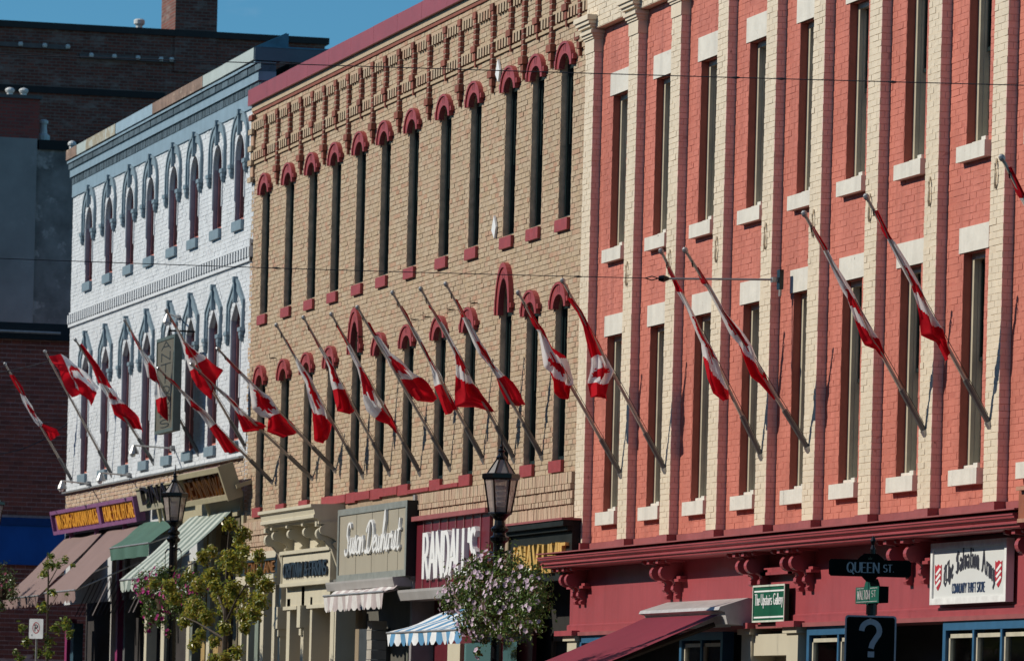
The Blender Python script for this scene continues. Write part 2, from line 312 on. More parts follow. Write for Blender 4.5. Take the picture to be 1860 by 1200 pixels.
# ------------------------------------------------------------------ lettering: pen strokes, each letter a set of lines
def arc(cx, cy, rx, ry, a0, a1, n=9): return [(cx + rx * math.cos(R(a0 + (a1 - a0) * k / n)), cy + ry * math.sin(R(a0 + (a1 - a0) * k / n))) for k in range(n + 1)]
G = {
 'A': (.72, [[(.04, 0), (.36, 1)], [(.36, 1), (.68, 0)], [(.16, .36), (.56, .36)]]), 'B': (.6, [[(.05, 0), (.05, 1)], [(.05, 1), (.3, 1)] + arc(.3, .77, .22, .23, 90, -90) + [(.05, .54)], [(.05, .54), (.32, .54)] + arc(.32, .27, .25, .27, 90, -90) + [(.05, 0)]]),
 'C': (.66, [arc(.37, .5, .33, .5, 48, 312, 12)]), 'D': (.68, [[(.05, 0), (.05, 1)], [(.05, 1), (.25, 1)] + arc(.25, .5, .38, .5, 90, -90, 12) + [(.05, 0)]]),
 'E': (.58, [[(.05, 0), (.05, 1)], [(.05, 1), (.53, 1)], [(.05, .52), (.44, .52)], [(.05, 0), (.55, 0)]]), 'F': (.55, [[(.05, 0), (.05, 1)], [(.05, 1), (.53, 1)], [(.05, .52), (.44, .52)]]),
 'G': (.7, [arc(.37, .5, .33, .5, 48, 340, 13), [(.68, .42), (.68, .1)], [(.45, .42), (.68, .42)]]), 'H': (.68, [[(.06, 0), (.06, 1)], [(.62, 0), (.62, 1)], [(.06, .52), (.62, .52)]]),
 'I': (.22, [[(.11, 0), (.11, 1)]]), 'J': (.45, [[(.36, 1), (.36, .25)] + arc(.2, .25, .16, .25, 0, -150, 6)]), 'K': (.62, [[(.06, 0), (.06, 1)], [(.58, 1), (.07, .42)], [(.22, .56), (.6, 0)]]), 'L': (.52, [[(.06, 0), (.06, 1)], [(.06, 0), (.5, 0)]]),
 'M': (.82, [[(.06, 0), (.1, 1)], [(.1, 1), (.41, .1)], [(.41, .1), (.72, 1)], [(.72, 1), (.76, 0)]]), 'N': (.7, [[(.06, 0), (.06, 1)], [(.06, 1), (.64, 0)], [(.64, 0), (.64, 1)]]),
 'O': (.76, [arc(.38, .5, .34, .5, 0, 360, 20)]), 'P': (.58, [[(.05, 0), (.05, 1)], [(.05, 1), (.28, 1)] + arc(.28, .74, .25, .26, 90, -90) + [(.05, .48)]]),
 'Q': (.78, [arc(.38, .5, .34, .5, 0, 360, 20), [(.4, .22), (.76, -.16)]]), 'R': (.64, [[(.05, 0), (.05, 1)], [(.05, 1), (.28, 1)] + arc(.28, .75, .25, .25, 90, -90) + [(.05, .5)], [(.28, .5), (.62, 0)]]),
 'S': (.58, [arc(.29, .75, .23, .25, 40, 270, 9) + arc(.29, .25, .25, .25, 90, -145, 9)]), 'T': (.62, [[(.31, 0), (.31, 1)], [(.0, 1), (.62, 1)]]), 'U': (.68, [[(.06, 1), (.06, .3)] + arc(.34, .3, .28, .3, 180, 360, 10) + [(.62, 1)]]),
 'V': (.68, [[(.03, 1), (.34, 0)], [(.34, 0), (.65, 1)]]), 'W': (.95, [[(.03, 1), (.25, 0)], [(.25, 0), (.47, .9)], [(.47, .9), (.7, 0)], [(.7, 0), (.92, 1)]]), 'X': (.64, [[(.04, 0), (.6, 1)], [(.04, 1), (.6, 0)]]), 'Y': (.64, [[(.03, 1), (.32, .48)], [(.61, 1), (.32, .48)], [(.32, .48), (.32, 0)]]),
 '&': (.74, [[(.7, .05), (.2, .72)] + arc(.33, .82, .15, .18, 200, -20, 8) + [(.14, .4)] + arc(.3, .22, .22, .22, 160, 330, 8) + [(.66, .48)]]), "'": (.2, [[(.1, 1), (.08, .74)]]), '.': (.22, [[(.08, .03), (.14, .03)]]), ' ': (.34, []),
 '?': (.62, [arc(.31, .72, .25, .26, 165, -50, 12) + [(.33, .38), (.31, .22)], [(.26, .03), (.37, .03)]]),
 # lower case, upright book hand
 'a': (.46, [arc(.22, .2, .18, .2, 30, 330, 9), [(.4, .42), (.4, 0)], arc(.22, .42, .18, .16, 150, 0, 5)]), 'e': (.46, [[(.06, .3), (.4, .3)] + arc(.23, .3, .18, .3, 0, 310, 11)]), 'h': (.48, [[(.07, 0), (.07, 1)], arc(.24, .36, .17, .22, 170, 0, 6) + [(.41, 0)]]),
 'i': (.18, [[(.09, 0), (.09, .58)], [(.08, .8), (.1, .84)]]), 'l': (.18, [[(.09, 0), (.09, 1)]]), 'm': (.7, [[(.06, 0), (.06, .6)], arc(.2, .38, .14, .2, 170, 0, 5) + [(.34, 0)], arc(.48, .38, .14, .2, 170, 0, 5) + [(.62, 0)]]), 'n': (.48, [[(.07, 0), (.07, .6)], arc(.24, .36, .17, .22, 170, 0, 6) + [(.41, 0)]]),
 'o': (.46, [arc(.23, .3, .18, .3, 0, 360, 14)]), 'p': (.48, [[(.07, -.3), (.07, .6)], arc(.24, .3, .18, .3, 150, -150, 10)]), 'r': (.34, [[(.07, 0), (.07, .6)], arc(.24, .36, .17, .22, 170, 50, 5)]), 's': (.38, [arc(.19, .44, .13, .15, 40, 270, 7) + arc(.19, .15, .15, .15, 90, -145, 7)]), 't': (.32, [[(.14, .85), (.14, .12)] + arc(.24, .12, .1, .12, 180, 290, 4), [(.0, .58), (.3, .58)]]),
 'u': (.48, [[(.07, .6), (.07, .2)] + arc(.24, .2, .17, .2, 180, 350, 6), [(.41, .6), (.41, 0)]]), 'v': (.44, [[(.03, .6), (.22, 0)], [(.22, 0), (.41, .6)]]), 'w': (.64, [[(.03, .6), (.17, 0)], [(.17, 0), (.32, .55)], [(.32, .55), (.47, 0)], [(.47, 0), (.61, .6)]]), 'y': (.44, [[(.03, .6), (.22, .05)], [(.41, .6), (.12, -.3)]]),
}
BL = {  # broken black-letter forms
 'T': (.8, [[(.05, .9), (.3, 1), (.55, .9), (.78, 1)], [(.42, .95), (.12, .65), (.12, .25), (.4, .0), (.74, .2)], [(.46, .82), (.46, .25)]]), 'S': (.62, [[(.55, .85), (.3, 1), (.08, .8), (.12, .62), (.5, .42), (.52, .15), (.25, 0), (.02, .12)], [(.3, .95), (.3, .1)]]), 'A': (.8, [[(.05, .0), (.2, .12), (.4, 1), (.7, .1), (.8, 0)], [(.25, 1), (.45, .95)], [(.18, .4), (.55, .42)]]),
 'h': (.5, [[(.1, 1), (.1, .08), (.2, 0)], [(.1, .5), (.28, .62), (.42, .5), (.42, .05), (.32, -.15)]]), 'e': (.44, [[(.1, .3), (.36, .46), (.24, .6), (.08, .48), (.08, .12), (.22, 0), (.38, .12)]]), 'a': (.48, [[(.08, .5), (.2, .6), (.36, .5), (.36, .08), (.46, 0)], [(.36, .34), (.14, .28), (.1, .08), (.2, 0), (.36, .14)]]), 'l': (.24, [[(.1, 1), (.1, .1), (.2, 0)]]),
 'v': (.46, [[(.04, .6), (.12, .5), (.12, .12), (.24, 0), (.38, .12), (.38, .5), (.26, .6)]]), 't': (.34, [[(.14, .9), (.14, .1), (.24, 0), (.32, .06)], [(.02, .58), (.3, .58)]]), 'i': (.24, [[(.04, .5), (.12, .6), (.12, .08), (.22, 0)], [(.12, .8), (.16, .84)]]), 'o': (.44, [[(.08, .48), (.22, .6), (.36, .48), (.36, .12), (.22, 0), (.08, .12), (.08, .48)]]),
 'n': (.5, [[(.04, .5), (.12, .6), (.12, .06), (.2, 0)], [(.12, .48), (.28, .6), (.38, .5), (.38, .08), (.48, 0)]]), 'r': (.36, [[(.04, .5), (.12, .6), (.12, .06), (.2, 0)], [(.14, .48), (.26, .6), (.34, .5)]]), 'm': (.72, [[(.04, .5), (.12, .6), (.12, .06), (.2, 0)], [(.12, .48), (.26, .6), (.36, .5), (.36, .04)], [(.36, .48), (.5, .6), (.6, .5), (.6, .08), (.7, 0)]]), 'y': (.46, [[(.04, .6), (.12, .5), (.12, .12), (.24, .02), (.36, .12)], [(.36, .6), (.36, 0), (.1, -.3)]]),
}
SC = {  # running script
 'S': (.62, [arc(.36, .78, .18, .22, 20, 200, 7) + [(.2, .62), (.42, .38)] + arc(.24, .18, .2, .2, 40, -170, 8)]), 'D': (.86, [[(.3, .95), (.24, .04)], arc(.2, .1, .2, .1, 20, -160, 5) + [(.5, .0)] + arc(.42, .5, .4, .5, -70, 160, 12)]),
 'u': (.44, [[(.0, .1), (.1, .5), (.07, .1), (.16, 0), (.32, .2), (.36, .5), (.33, .06), (.44, .06)]]), 's': (.36, [[(.0, .05), (.18, .56), (.26, .3), (.18, .03), (.06, .05), (.2, .02), (.36, .1)]]), 'a': (.44, [arc(.2, .26, .18, .25, 40, 330, 9), [(.38, .5), (.34, .08), (.44, .05)]]), 'n': (.46, [[(.04, .5), (.06, 0), (.12, .35), (.24, .52), (.32, .4), (.34, .05), (.46, .08)]]),
 'e': (.38, [[(.02, .2), (.22, .32)] + arc(.18, .34, .12, .17, 0, 180, 5) + [(.06, .12), (.18, 0), (.38, .12)]]), 'w': (.58, [[(.02, .45), (.06, .06), (.14, 0), (.24, .12), (.28, .45), (.28, .1), (.38, 0), (.48, .12), (.52, .5), (.58, .42)]]), 'h': (.46, [[(.0, .1), (.2, .95), (.12, 1.25), (.08, .9), (.06, 0), (.12, .35), (.24, .5), (.32, .38), (.32, .05), (.46, .08)]]), 'r': (.36, [[(.02, .4), (.1, .56), (.14, .42), (.26, .46), (.24, .1), (.36, .05)]]), 't': (.36, [[(.14, .95), (.12, .1), (.2, 0), (.36, .1)], [(.0, .6), (.32, .64)]]),
}
def text_w(t, font, track=.08): return sum(font.get(c, G.get(c, (.4, [])))[0] + track for c in t) - track
def text(mm, fr, t, x0, y0, width, height, m, wx=.16, wy=.06, serif=0.0, depth=.01, font=G, track=.08, arch=None, slant=0.0, each=None):
    """fr maps (across, up, out) to the world; wx/wy pen width in letter heights across and up; arch raises letters along a bow"""
    sx = width / text_w(t, font, track); x = x0; k = 0
    def P(u, v, d):
        if arch: v2 = v + arch((u - x0) / width)
        else: v2 = v
        return fr(u + slant * (v - y0), v2, d)
    for c in t:
        w, lines = font.get(c, G.get(c, (.4, [])))
        if each: mm = M()
        for ln in lines:
            pts = [(x + p[0] * sx, y0 + p[1] * height) for p in ln]
            for i in range(len(pts) - 1):
                (ax_, ay), (bx, by) = pts[i], pts[i + 1]; dx, dy = bx - ax_, by - ay; L = math.hypot(dx, dy)
                if L < 1e-6: continue
                dx, dy = dx / L, dy / L; hw = .5 * height * math.hypot(wx * dy, wy * dx); e = hw * .35
                ax2, ay2, bx2, by2 = ax_ - dx * e, ay - dy * e, bx + dx * e, by + dy * e; nx, ny = -dy * hw, dx * hw; d = depth + k * .0002 % .003; k += 1
                q = [(ax2 + nx, ay2 + ny), (ax2 - nx, ay2 - ny), (bx2 - nx, by2 - ny), (bx2 + nx, by2 + ny)]
                mm.add([P(*p, d) for p in q] + [P(*p, 0) for p in q], [(0, 1, 2, 3), (0, 4, 5, 1), (1, 5, 6, 2), (2, 6, 7, 3), (3, 7, 4, 0)], m)
            if serif:
                for p, q in ((pts[0], pts[1]), (pts[-1], pts[-2])):
                    if abs(q[1] - p[1]) > 1.2 * abs(q[0] - p[0]) and min(abs(p[1] - y0), abs(p[1] - y0 - height)) < .04 * height:
                        s_, h_ = serif * height, wy * height * .5
                        qd = [(p[0] - s_, p[1] - h_), (p[0] + s_, p[1] - h_), (p[0] + s_, p[1] + h_), (p[0] - s_, p[1] + h_)]; d = depth + k * .0002 % .003; k += 1
                        mm.add([P(*a, d) for a in qd] + [P(*a, 0) for a in qd], [(0, 1, 2, 3), (0, 4, 5, 1), (1, 5, 6, 2), (2, 6, 7, 3), (3, 7, 4, 0)], m)
        if each and lines: mm.build(each[0], each[1])
        x += (w + track) * sx
def frame3(o, u, v):
    o, u, v = Vector(o), Vector(u).normalized(), Vector(v).normalized(); n = u.cross(v)
    return lambda a, b, d=0.0: tuple(o + u * a + v * b + n * d)
def slab(mm, fr, u0, u1, v0, v1, d0, d1, m):
    mm.add([fr(u, v, d) for u in (u0, u1) for v in (v0, v1) for d in (d0, d1)], [(0, 1, 3, 2), (4, 6, 7, 5), (0, 4, 5, 1), (2, 3, 7, 6), (0, 2, 6, 4), (1, 5, 7, 3)], m)

# ------------------------------------------------------------------ ground
g = M(); g.quad((-400, -60, -.14), (40, -60, -.14), (40, 120, -.14), (-400, 120, -.14), plain('bare ground', (.12, .11, .10), .9, bump=.01)); struct('ground', g)
g = M(); g.quad((-240, -15.5, -.13), (20, -15.5, -.13), (20, -3.9, -.13), (-240, -3.9, -.13), plain('asphalt', (.05, .05, .052), .85, ns=3, amt=.2, bump=.004, bs=80)); struct('road', g)
g = M(); g.box(-240, 20, -3.7, .9, -.12, 0, plain('old dark pavement', (.105, .10, .095), .85, ns=2, amt=.12, bump=.003)); struct('pavement', g)
g = M(); g.box(-240, 20, -3.9, -3.7, -.14, .01, plain('kerb concrete', (.36, .35, .33), .85)); struct('kerb', g)
g = M(); g.box(-240, 20, -26, -15.5, -.12, -.002, MATS['old dark pavement']); struct('far_pavement', g)
KB = M()
for k in range(24): KB.box(-150 + k * 5, -147.5 + k * 5, -9.8, -9.68, -.126, -.122, plain('road paint', (.72, .66, .30), .7))
struct('road_marking', KB)

# row of shops across the street, behind the viewer: it shades the roadway and closes the street
OPB = plain('umber brick row', (.10, .06, .045), .85, ns=2, amt=.3, bump=.004); OPC = plain('umber row cornice', (.16, .13, .10), .7)
for k, (x0, x1, hh, lb) in enumerate(((-168, -132, 12.2, 'umber brick shop row across the street, far block'), (-131.6, -96, 12.9, 'umber brick shop row across the street, second block'), (-95.6, -60, 12.0, 'umber brick shop row across the street, third block'), (-59.6, -24, 12.7, 'umber brick shop row across the street, near block'), (-23.6, 30, 11.6, 'umber brick shop row behind the viewer'))):
    t = thing('shop_row', lb, 'building', ((x0 + x1) / 2, -28, 0), 'shop row across the street'); m = M(); m.box(x0, x1, -38, -24.5, 0, hh, OPB); m.build('wall', t); m = M(); m.box(x0, x1, -38.2, -24.1, hh, hh + .4, OPC); m.build('cornice', t)
    n = int((x1 - x0) / 3.2)
    wp = M(); wp.box(0, 1.2, -24.52, -24.46, 0, 2.2, DKGREEN); wp.box(.1, 1.1, -24.46, -24.44, .1, 2.1, GLASS); pw = None
    for i in range(n):
        for z in (4.6, 8.2):
            l_ = (x0 + 1 + i * 3.2, 0, z)
            if pw is None: pw = wp.build('window', t, l_)
            else: copy_tree(pw, t, l_)
# ================================================================== PINK BUILDING
WY, PYF = .12, 0.0                                  # recessed wall plane and pilaster face plane
pink = thing('pink_brick_building', 'pink painted brick building with cream pilasters and white stone window sills', 'building', (-65.5, 0, 0))
PIL = [-75.9, -73.63, -71.53, -69.35, -67.2, -65.22, -63.01, -60.82, -58.55, -56.35, -54.18]
PW = .46
OPS = [-74.82, -72.64, -70.5, -68.31, -66.16, -64.18, -61.99, -59.76, -57.5, -55.3]
OW = .75
UZ, LZ = (8.17, 10.28), (4.60, 7.0)
rects = [(o, o + OW, *z) for o in OPS for z in (UZ, LZ)]
L = []
for i, o in enumerate(OPS):
    a, b = PIL[i] + PW - .02, PIL[i + 1] + .02
    L += courses(a, b, 4.2, 11.25, [rect_open(o - .11, o + OW + .13, 10.28, 10.6), rect_open(o - .11, o + OW + .13, 7.0, 7.28), rect_open(o, o + OW, *UZ), rect_open(o, o + OW, *LZ)], j=.004, jit=.0012)
lay('brickwork', pink, L, face_y(WY), PINK, 300, lambda b: -b[0] - (3 if b[2] > 9.4 else 0) - (9 if b[0] > -57.9 else 0), unit=(.2228, .071), ch=.002)
m = M(); backing(m, -75.9, -53.7, 4.0, 11.25, WY + .0028, rects, PINKM)
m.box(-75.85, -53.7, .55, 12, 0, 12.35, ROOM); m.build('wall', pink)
# frieze over the bays
L = courses(-75.85, -53.7, 11.25, 12.3, [], j=.006, jit=.002); V, Fq = brick_arrays(L, face_y(-.01), ch=.005); link('frieze', np_mesh('frieze', V, Fq, [CREAM]), pink, kind='stuff')
m = M(); m.box(-75.86, -53.7, -.004, .55, 11.25, 12.3, CREAMM); m.box(-75.95, -53.6, -.3, .6, 12.3, 12.75, CREAM); m.build('parapet', pink)
pil_bricks = []
cap_prof = [(10.94, 11.12, .012), (11.12, 11.15, .03), (11.15, 11.19, .05), (11.19, 11.235, .075), (11.235, 11.27, .055), (11.27, 11.31, .095), (11.31, 11.36, .125), (11.36, 11.43, .15)]
for i, p in enumerate(PIL):
    m = M(); m.box(p + .004, p + PW - .03, .004, WY + .1, 4.2, 11.25, CREAMM); m.box(p + PW - .03, p + PW - .004, .004, WY + .1, 4.2, 11.25, SIDEM)
    side = M()
    Lf = courses(p, p + PW, 4.2, 10.94, [], bl=.23, j=.005, jit=.0015)
    if i in (7, 8): pil_bricks.append((i, Lf))
    Vs, Fs = brick_arrays(courses(0.0, .125, 4.2, 10.94, [], bl=.125, j=.004, jit=.0012), lambda P: np.stack([p + PW + P[:, 2], P[:, 0], P[:, 1]], 1), depth=.02, ch=.002)
    o = m.build('pilaster', pink)
    link('painted_side', np_mesh('painted_side', Vs, Fs, [SIDEP]), o)
    if i not in (7, 8):
        V, Fq = brick_arrays(Lf, face_y(0), depth=.02, ch=.002); link('brickwork', np_mesh('brickwork', V, Fq, [CREAM]), o, kind='stuff')
    else:
        fl = [b for b in Lf if abs(b[1] - b[0] - .225) < .01]; fl.sort(key=lambda b: abs(b[2] - 6.7)); pk = fl[:140]; ids = {id(b) for b in pk}
        V, Fq = brick_arrays([b for b in Lf if id(b) not in ids], face_y(0), depth=.02, ch=.002); link('brickwork', np_mesh('brickwork', V, Fq, [CREAM]), o, kind='stuff')
        V, Fq = brick_arrays([(-.1125, .1125, -.0345, .0345, 0)], face_y(0), depth=.02, ch=.002); me = np_mesh('brick', V, Fq, [CREAM])
        for b in pk: link('brick', me, o, ((b[0] + b[1]) / 2, -b[4], (b[2] + b[3]) / 2))
    c = M()
    for z0, z1, e in cap_prof: c.box(p - e, p + PW + e, -e, .3, z0, z1, CREAM)
    c.build('capital', o)
    c = M()   # S-shaped iron tie plate
    z = 7.25 + .5; c.tube([(p + .2, -.01, z + .16), (p + .23, -.03, z + .1), (p + .24, -.03, z), (p + .23, -.03, z - .1), (p + .2, -.01, z - .16)], .016, CREAMM, 6)
    if i not in (0, 9, 10): c.build('tie_plate', o)
# windows: local prototypes copied along the wall
def pink_window(zb, zt, tall):
    w = M(); h = zt - zb; a, b = 0, OW
    for x0, x1 in ((.006, .09), (OW - .09, OW - .006)): w.box(x0, x1, .10, .27, 0, h, OLIVE)
    for x0, x1 in ((.085, .10), (OW - .10, OW - .085)): w.box(x0, x1, .15, .27, .05, h - .05, OLIVE)
    w.box(.085, OW - .085, .10, .27, h - .07, h, OLIVE); w.box(.002, OW - .002, .06, .255, 0.001, .055, STONE)
    # brick jambs of the opening, recess shade painted into the left one
    w.box(-.02, .005, .003, .54, 0, h, plain('deep red jamb shade', (.34, .095, .07), .6, ns=4, amt=.15)); w.box(OW - .005, OW + .02, .003, .54, 0, h, PINK); w.box(.005, OW - .005, .03, .54, h - .004, h + .02, PINK); w.box(.005, OW - .005, .01, .54, -.02, .004, PINK)
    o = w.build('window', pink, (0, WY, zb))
    s = M(); hm = h * .52
    for x0, x1, z0, z1, y in ((.08, .12, .055, hm, .215), (OW - .12, OW - .08, .055, hm, .215), (.12, OW - .12, .055, .12, .215), (.12, OW - .12, hm - .04, hm, .215), (.08, .12, hm - .04, h - .055, .18), (OW - .12, OW - .08, hm - .04, h - .055, .18), (.12, OW - .12, h - .1, h - .055, .18), (.12, OW - .12, hm - .04, hm + .005, .18)): s.box(x0, x1, y, y + .035, z0, z1, DKGREEN)
    s.build('sash', o)
    s = M(); s.box(.12, OW - .12, .23, .234, .12, hm, GLASS); s.box(.12, OW - .12, .195, .199, hm, h - .1, GLASS); s.build('pane', o)
    s = M(); s.box(.06, OW - .06, .30, .31, h * .45, h - .06, BLIND); s.build('blind', o)
    s = M(); s.box(-.08, OW + .14, -.09, .12, -.175, 0, STONE); s.box(OW - .15, OW - .01, -.03, .07, 0, .06, STONE); s.build('sill', o)
    s = M(); s.box(-.13, OW + .13, -.012, .1, h, h + (.31 if tall else .28), STONE); s.build('lintel', o)
    return o
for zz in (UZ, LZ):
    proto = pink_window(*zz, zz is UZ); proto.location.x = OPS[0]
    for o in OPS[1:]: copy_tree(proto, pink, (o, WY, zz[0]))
# skirt flashing, cornice, fascia
m = M()
for i, p in enumerate(PIL):
    m.box(p - .015, p + PW + .015, -.03, .1, 4.06, 4.2, MAROOND)
    if i < 10: m.box(p + PW + .015, PIL[i + 1] - .015, WY - .022, .2, 4.06, 4.2, MAROOND)
m.xprism([(.12, 4.085), (-.47, 4.055), (-.47, 4.04), (.12, 4.06)], -76.15, -56.15, MAROOND); m.build('skirt_flashing', pink)
m = M(); m.xprism([(.12, 4.03), (-.36, 4.025), (-.36, 4.005), (-.47, 4.0), (-.47, 3.985), (-.455, 3.975), (-.45, 3.955), (-.42, 3.935), (-.405, 3.93), (-.405, 3.915), (-.42, 3.91), (-.42, 3.898), (-.39, 3.89), (-.385, 3.862), (-.37, 3.85), (-.33, 3.85), (.12, 3.85)], -76.1, -56.2, MAROON); m.build('cornice', pink)
m = M(); m.box(-76.0, -56.25, .0, .06, 3.06, 3.848, MAROON); m.box(-76.05, -56.2, -.025, .06, 2.98, 3.055, MAROON); m.xprism([(-.025, 3.056), (-.025, 3.075), (.0, 3.09), (.0, 3.056)], -76.05, -56.2, MAROON)
m.box(-76.1, -56.2, -.06, .5, 2.93, 2.98, MAROOND); m.build('fascia', pink)
def bracket():
    m = M()
    sc = [(.0, 3.848), (-.33, 3.848), (-.33, 3.80), (-.22, 3.795)] + [(-.19 + .105 * math.cos(R(a)), 3.685 + .095 * math.sin(R(a))) for a in range(70, 300, 22)] + [(-.10, 3.57), (-.085, 3.54), (-.115, 3.51), (-.12, 3.47), (-.09, 3.44), (-.06, 3.45), (-.055, 3.415), (-.085, 3.39), (-.075, 3.36), (.0, 3.35)]
    m.xprism([(y, z - 3.6) for y, z in sc], -.055, .055, MAROON); return m
bx = [ax(px, py, -.28) for px, py in ((1018, 1057), (1028, 1055), (1183, 1045), (1199, 1044), (1339, 1037), (1355, 1035), (1420, 1033), (1436, 1030), (1614, 1012), (1645, 1008), (1848, 985), (1875, 983))]
pb = bracket().build('bracket', pink, (bx[0], 0, 3.6))
for x in bx[1:]: copy_tree(pb, pink, (x, 0, 3.6))
m = M()
for a, b in zip(bx[::2], bx[1::2]):
    for k in range(5):
        x = a - .35 + k * (b - a + .7) / 4; m.xprism([(-.05, 3.848), (-.30, 3.848), (-.315, 3.83), (-.30, 3.805), (-.25, 3.8), (-.23, 3.82), (-.05, 3.82)], x - .035, x + .035, MAROON)
m.build('modillion_row', pink, kind='stuff')
for x0, x1, zt_ in [(q0, q1, 3.64) for a, b in zip(bx[::2], bx[1::2]) for q0, q1 in ((a - .28, a - .06), (b + .06, b + .30))] + [(bx[5] + .08, bx[6] - .08, 3.66)]:
    m = M(); m.box(x0, x1, -.12, .0, 3.57, 3.605, MAROON); m.box(x0 + .02, x1 - .02, -.09, .0, 3.605, zt_, MAROON); m.build('bracket_moulding', pink)
# ground floor: piers, blue framed shop windows, entrances
CRP = plain('cream joinery paint', (.52, .47, .36), .5, ns=2, amt=.06)
BLUEF = plain('blue shopfront paint', (.035, .115, .22), .4, ns=4, amt=.15)
CRF = plain('cream sash paint', (.50, .46, .36), .45)
DARKW = plain('dark brown woodwork', (.035, .025, .02), .5, ns=6, amt=.3)
m = M()
for x0, x1 in ((-67.41, -66.98), (-65.50, -65.04)):
    m = M(); m.box(x0, x1, -.06, .3, 2.5, 2.86, CRP); m.box(x0 - .02, x1 + .02, -.05, .3, 0, 2.49, CRP); m.box(x0 - .14, x1 + .14, -.16, .2, 2.93, 3.0, MAROON); m.box(x0 - .06, x1 + .06, -.10, .2, 2.86, 2.93, CRP); m.build('pier', pink)
m = M(); m.box(-75.95, -75.45, -.04, .3, 0, 2.86, CRP); m.box(-76.3, -75.35, -.14, .2, 2.93, 3.0, MAROON); m.box(-76.05, -75.4, -.08, .2, 2.86, 2.93, CRP); m.build('pier', pink)
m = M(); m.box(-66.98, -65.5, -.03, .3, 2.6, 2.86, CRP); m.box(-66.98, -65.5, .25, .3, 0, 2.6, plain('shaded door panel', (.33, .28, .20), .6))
m.box(-66.9, -65.6, .235, .25, 2.45, 2.5, CRP); m.build('entry_panel', pink)
def shop_front(x0, x1, n, yf=0.0):
    w = (x1 - x0 - .2) / n; m = M(); m.box(x0, x0 + .1, yf - .03, yf + .12, 0, 2.93, BLUEF); m.box(x1 - .1, x1, yf - .03, yf + .12, 0, 2.93, BLUEF); m.box(x0 + .1, x1 - .1, yf - .03, yf + .12, 2.83, 2.93, BLUEF); m.box(x0, x1, yf - .02, yf + .12, 0, .5, BLUEF)
    o = m.build('shop_window', pink); f = M(); gl = M()
    for k in range(n):
        a, b = x0 + .1 + k * w, x0 + .1 + (k + 1) * w
        if k: f.box(a - .03, a + .03, yf - .025, yf + .1, .5, 2.83, BLUEF)
        e = .035
        for q in ((a + e, a + e + .045, .5, 2.79), (b - e - .045, b - e, .5, 2.79), (a + e, b - e, 2.745, 2.79)): f.box(q[0], q[1], yf, yf + .06, q[2], q[3], CRF)
        gl.box(a + e + .02, b - e - .02, yf + .03, yf + .034, .5, 2.77, GLASS)
    f.build('sash_frame', o); gl.build('pane', o)
    return o
shop_front(-59.7, -55.8, 4); shop_front(-64.85, -62.4, 2, .02); shop_front(-75.4, -73.4, 2, .02); shop_front(-71.2, -69.2, 2, .25)
m = M(); m.box(-62.3, -59.8, .9, .98, 0, 2.98, DARKW); m.box(-62.2, -59.9, .86, .9, 2.35, 2.45, CRP)
for x in (-69.1, -68.4, -67.6): m.box(x, x + .12, .55, .7, 0, 2.9, plain('brown door frame', (.12, .075, .05), .5))
m.box(-69.2, -67.4, .9, .98, 0, 2.9, DARKW); m.build('doorway', pink)
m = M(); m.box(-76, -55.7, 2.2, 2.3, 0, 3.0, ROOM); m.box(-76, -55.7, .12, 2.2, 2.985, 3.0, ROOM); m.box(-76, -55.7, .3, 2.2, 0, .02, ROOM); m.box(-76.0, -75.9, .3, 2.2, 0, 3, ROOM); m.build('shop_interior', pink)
# brown cornice block of the next shop
nb = M(); nb.box(-55.6, -53.7, .2, .5, 0, 3.88, MAROOND); nb.box(ax(1849, 960, -.5), -53.7, -.5, .3, 3.93, 4.22, plain('brown painted cornice', (.30, .10, .055), .5)); nb.box(ax(1845, 960, -.55), -53.6, -.56, .3, 4.22, 4.26, plain('cornice edge', (.42, .22, .15), .5)); nb.box(ax(1847, 960, -.53), -53.6, -.53, .3, 3.89, 3.93, MATS['cornice edge'])
nb.build('side_cornice', pink)

# ================================================================== TAN BUILDING
TY = .06
tan = thing('tan_brick_building', 'tan brick building with red arched window hoods and a red metal roof edge', 'building', (-87.5, 0, 0))
TX0, TX1 = -99.15, -75.86
TU = [-98.2, -96.18, -94.28, -92.45, -90.58, -88.79, -86.84, -84.70, -82.79, -80.64, -79.08, -77.44]
TW = .68
TUZ, TLZ = (8.78, 10.93, .17), (5.40, 7.56, .17)
TALL = {4, 9}
opn, rects = [], []
for i, o in enumerate(TU):
    opn.append(arch_open(o, o + TW, *TUZ)); rects.append((o, o + TW, TUZ[0], TUZ[1] + .19))
    zs, rise = (7.66, .52) if i in TALL else (TLZ[1], TLZ[2]); opn.append(arch_open(o, o + TW, TLZ[0], zs, rise)); rects.append((o, o + TW, TLZ[0], zs + rise + .02))
L = courses(TX0, TX1, 5.22, 12.4, opn, j=.009, jit=.002, jz=.003)
lay('brickwork', tan, L, face_y(TY), TAN, 300, lambda b: -b[0] + abs(b[2] - 8.2) * .25, unit=(.220, .066))
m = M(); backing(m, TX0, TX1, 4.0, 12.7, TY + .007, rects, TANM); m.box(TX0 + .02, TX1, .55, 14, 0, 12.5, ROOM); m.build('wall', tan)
m = M(); m.box(TX0, TX1, .02, .4, 12.46, 12.58, TAN); m.box(TX0, TX1, .035, .4, 12.405, 12.46, REDB); m.build('cornice_band', tan)
m = M()
for k in range(14):
    a = TX0 - .05 + k * 1.68; b = min(a + 1.672, TX1 + .02)
    if a < b: m.box(a, b, -.045, .5, 12.565, 12.845 - .004 * (k % 2), FLASHR)
m.build('roof_flashing', tan)
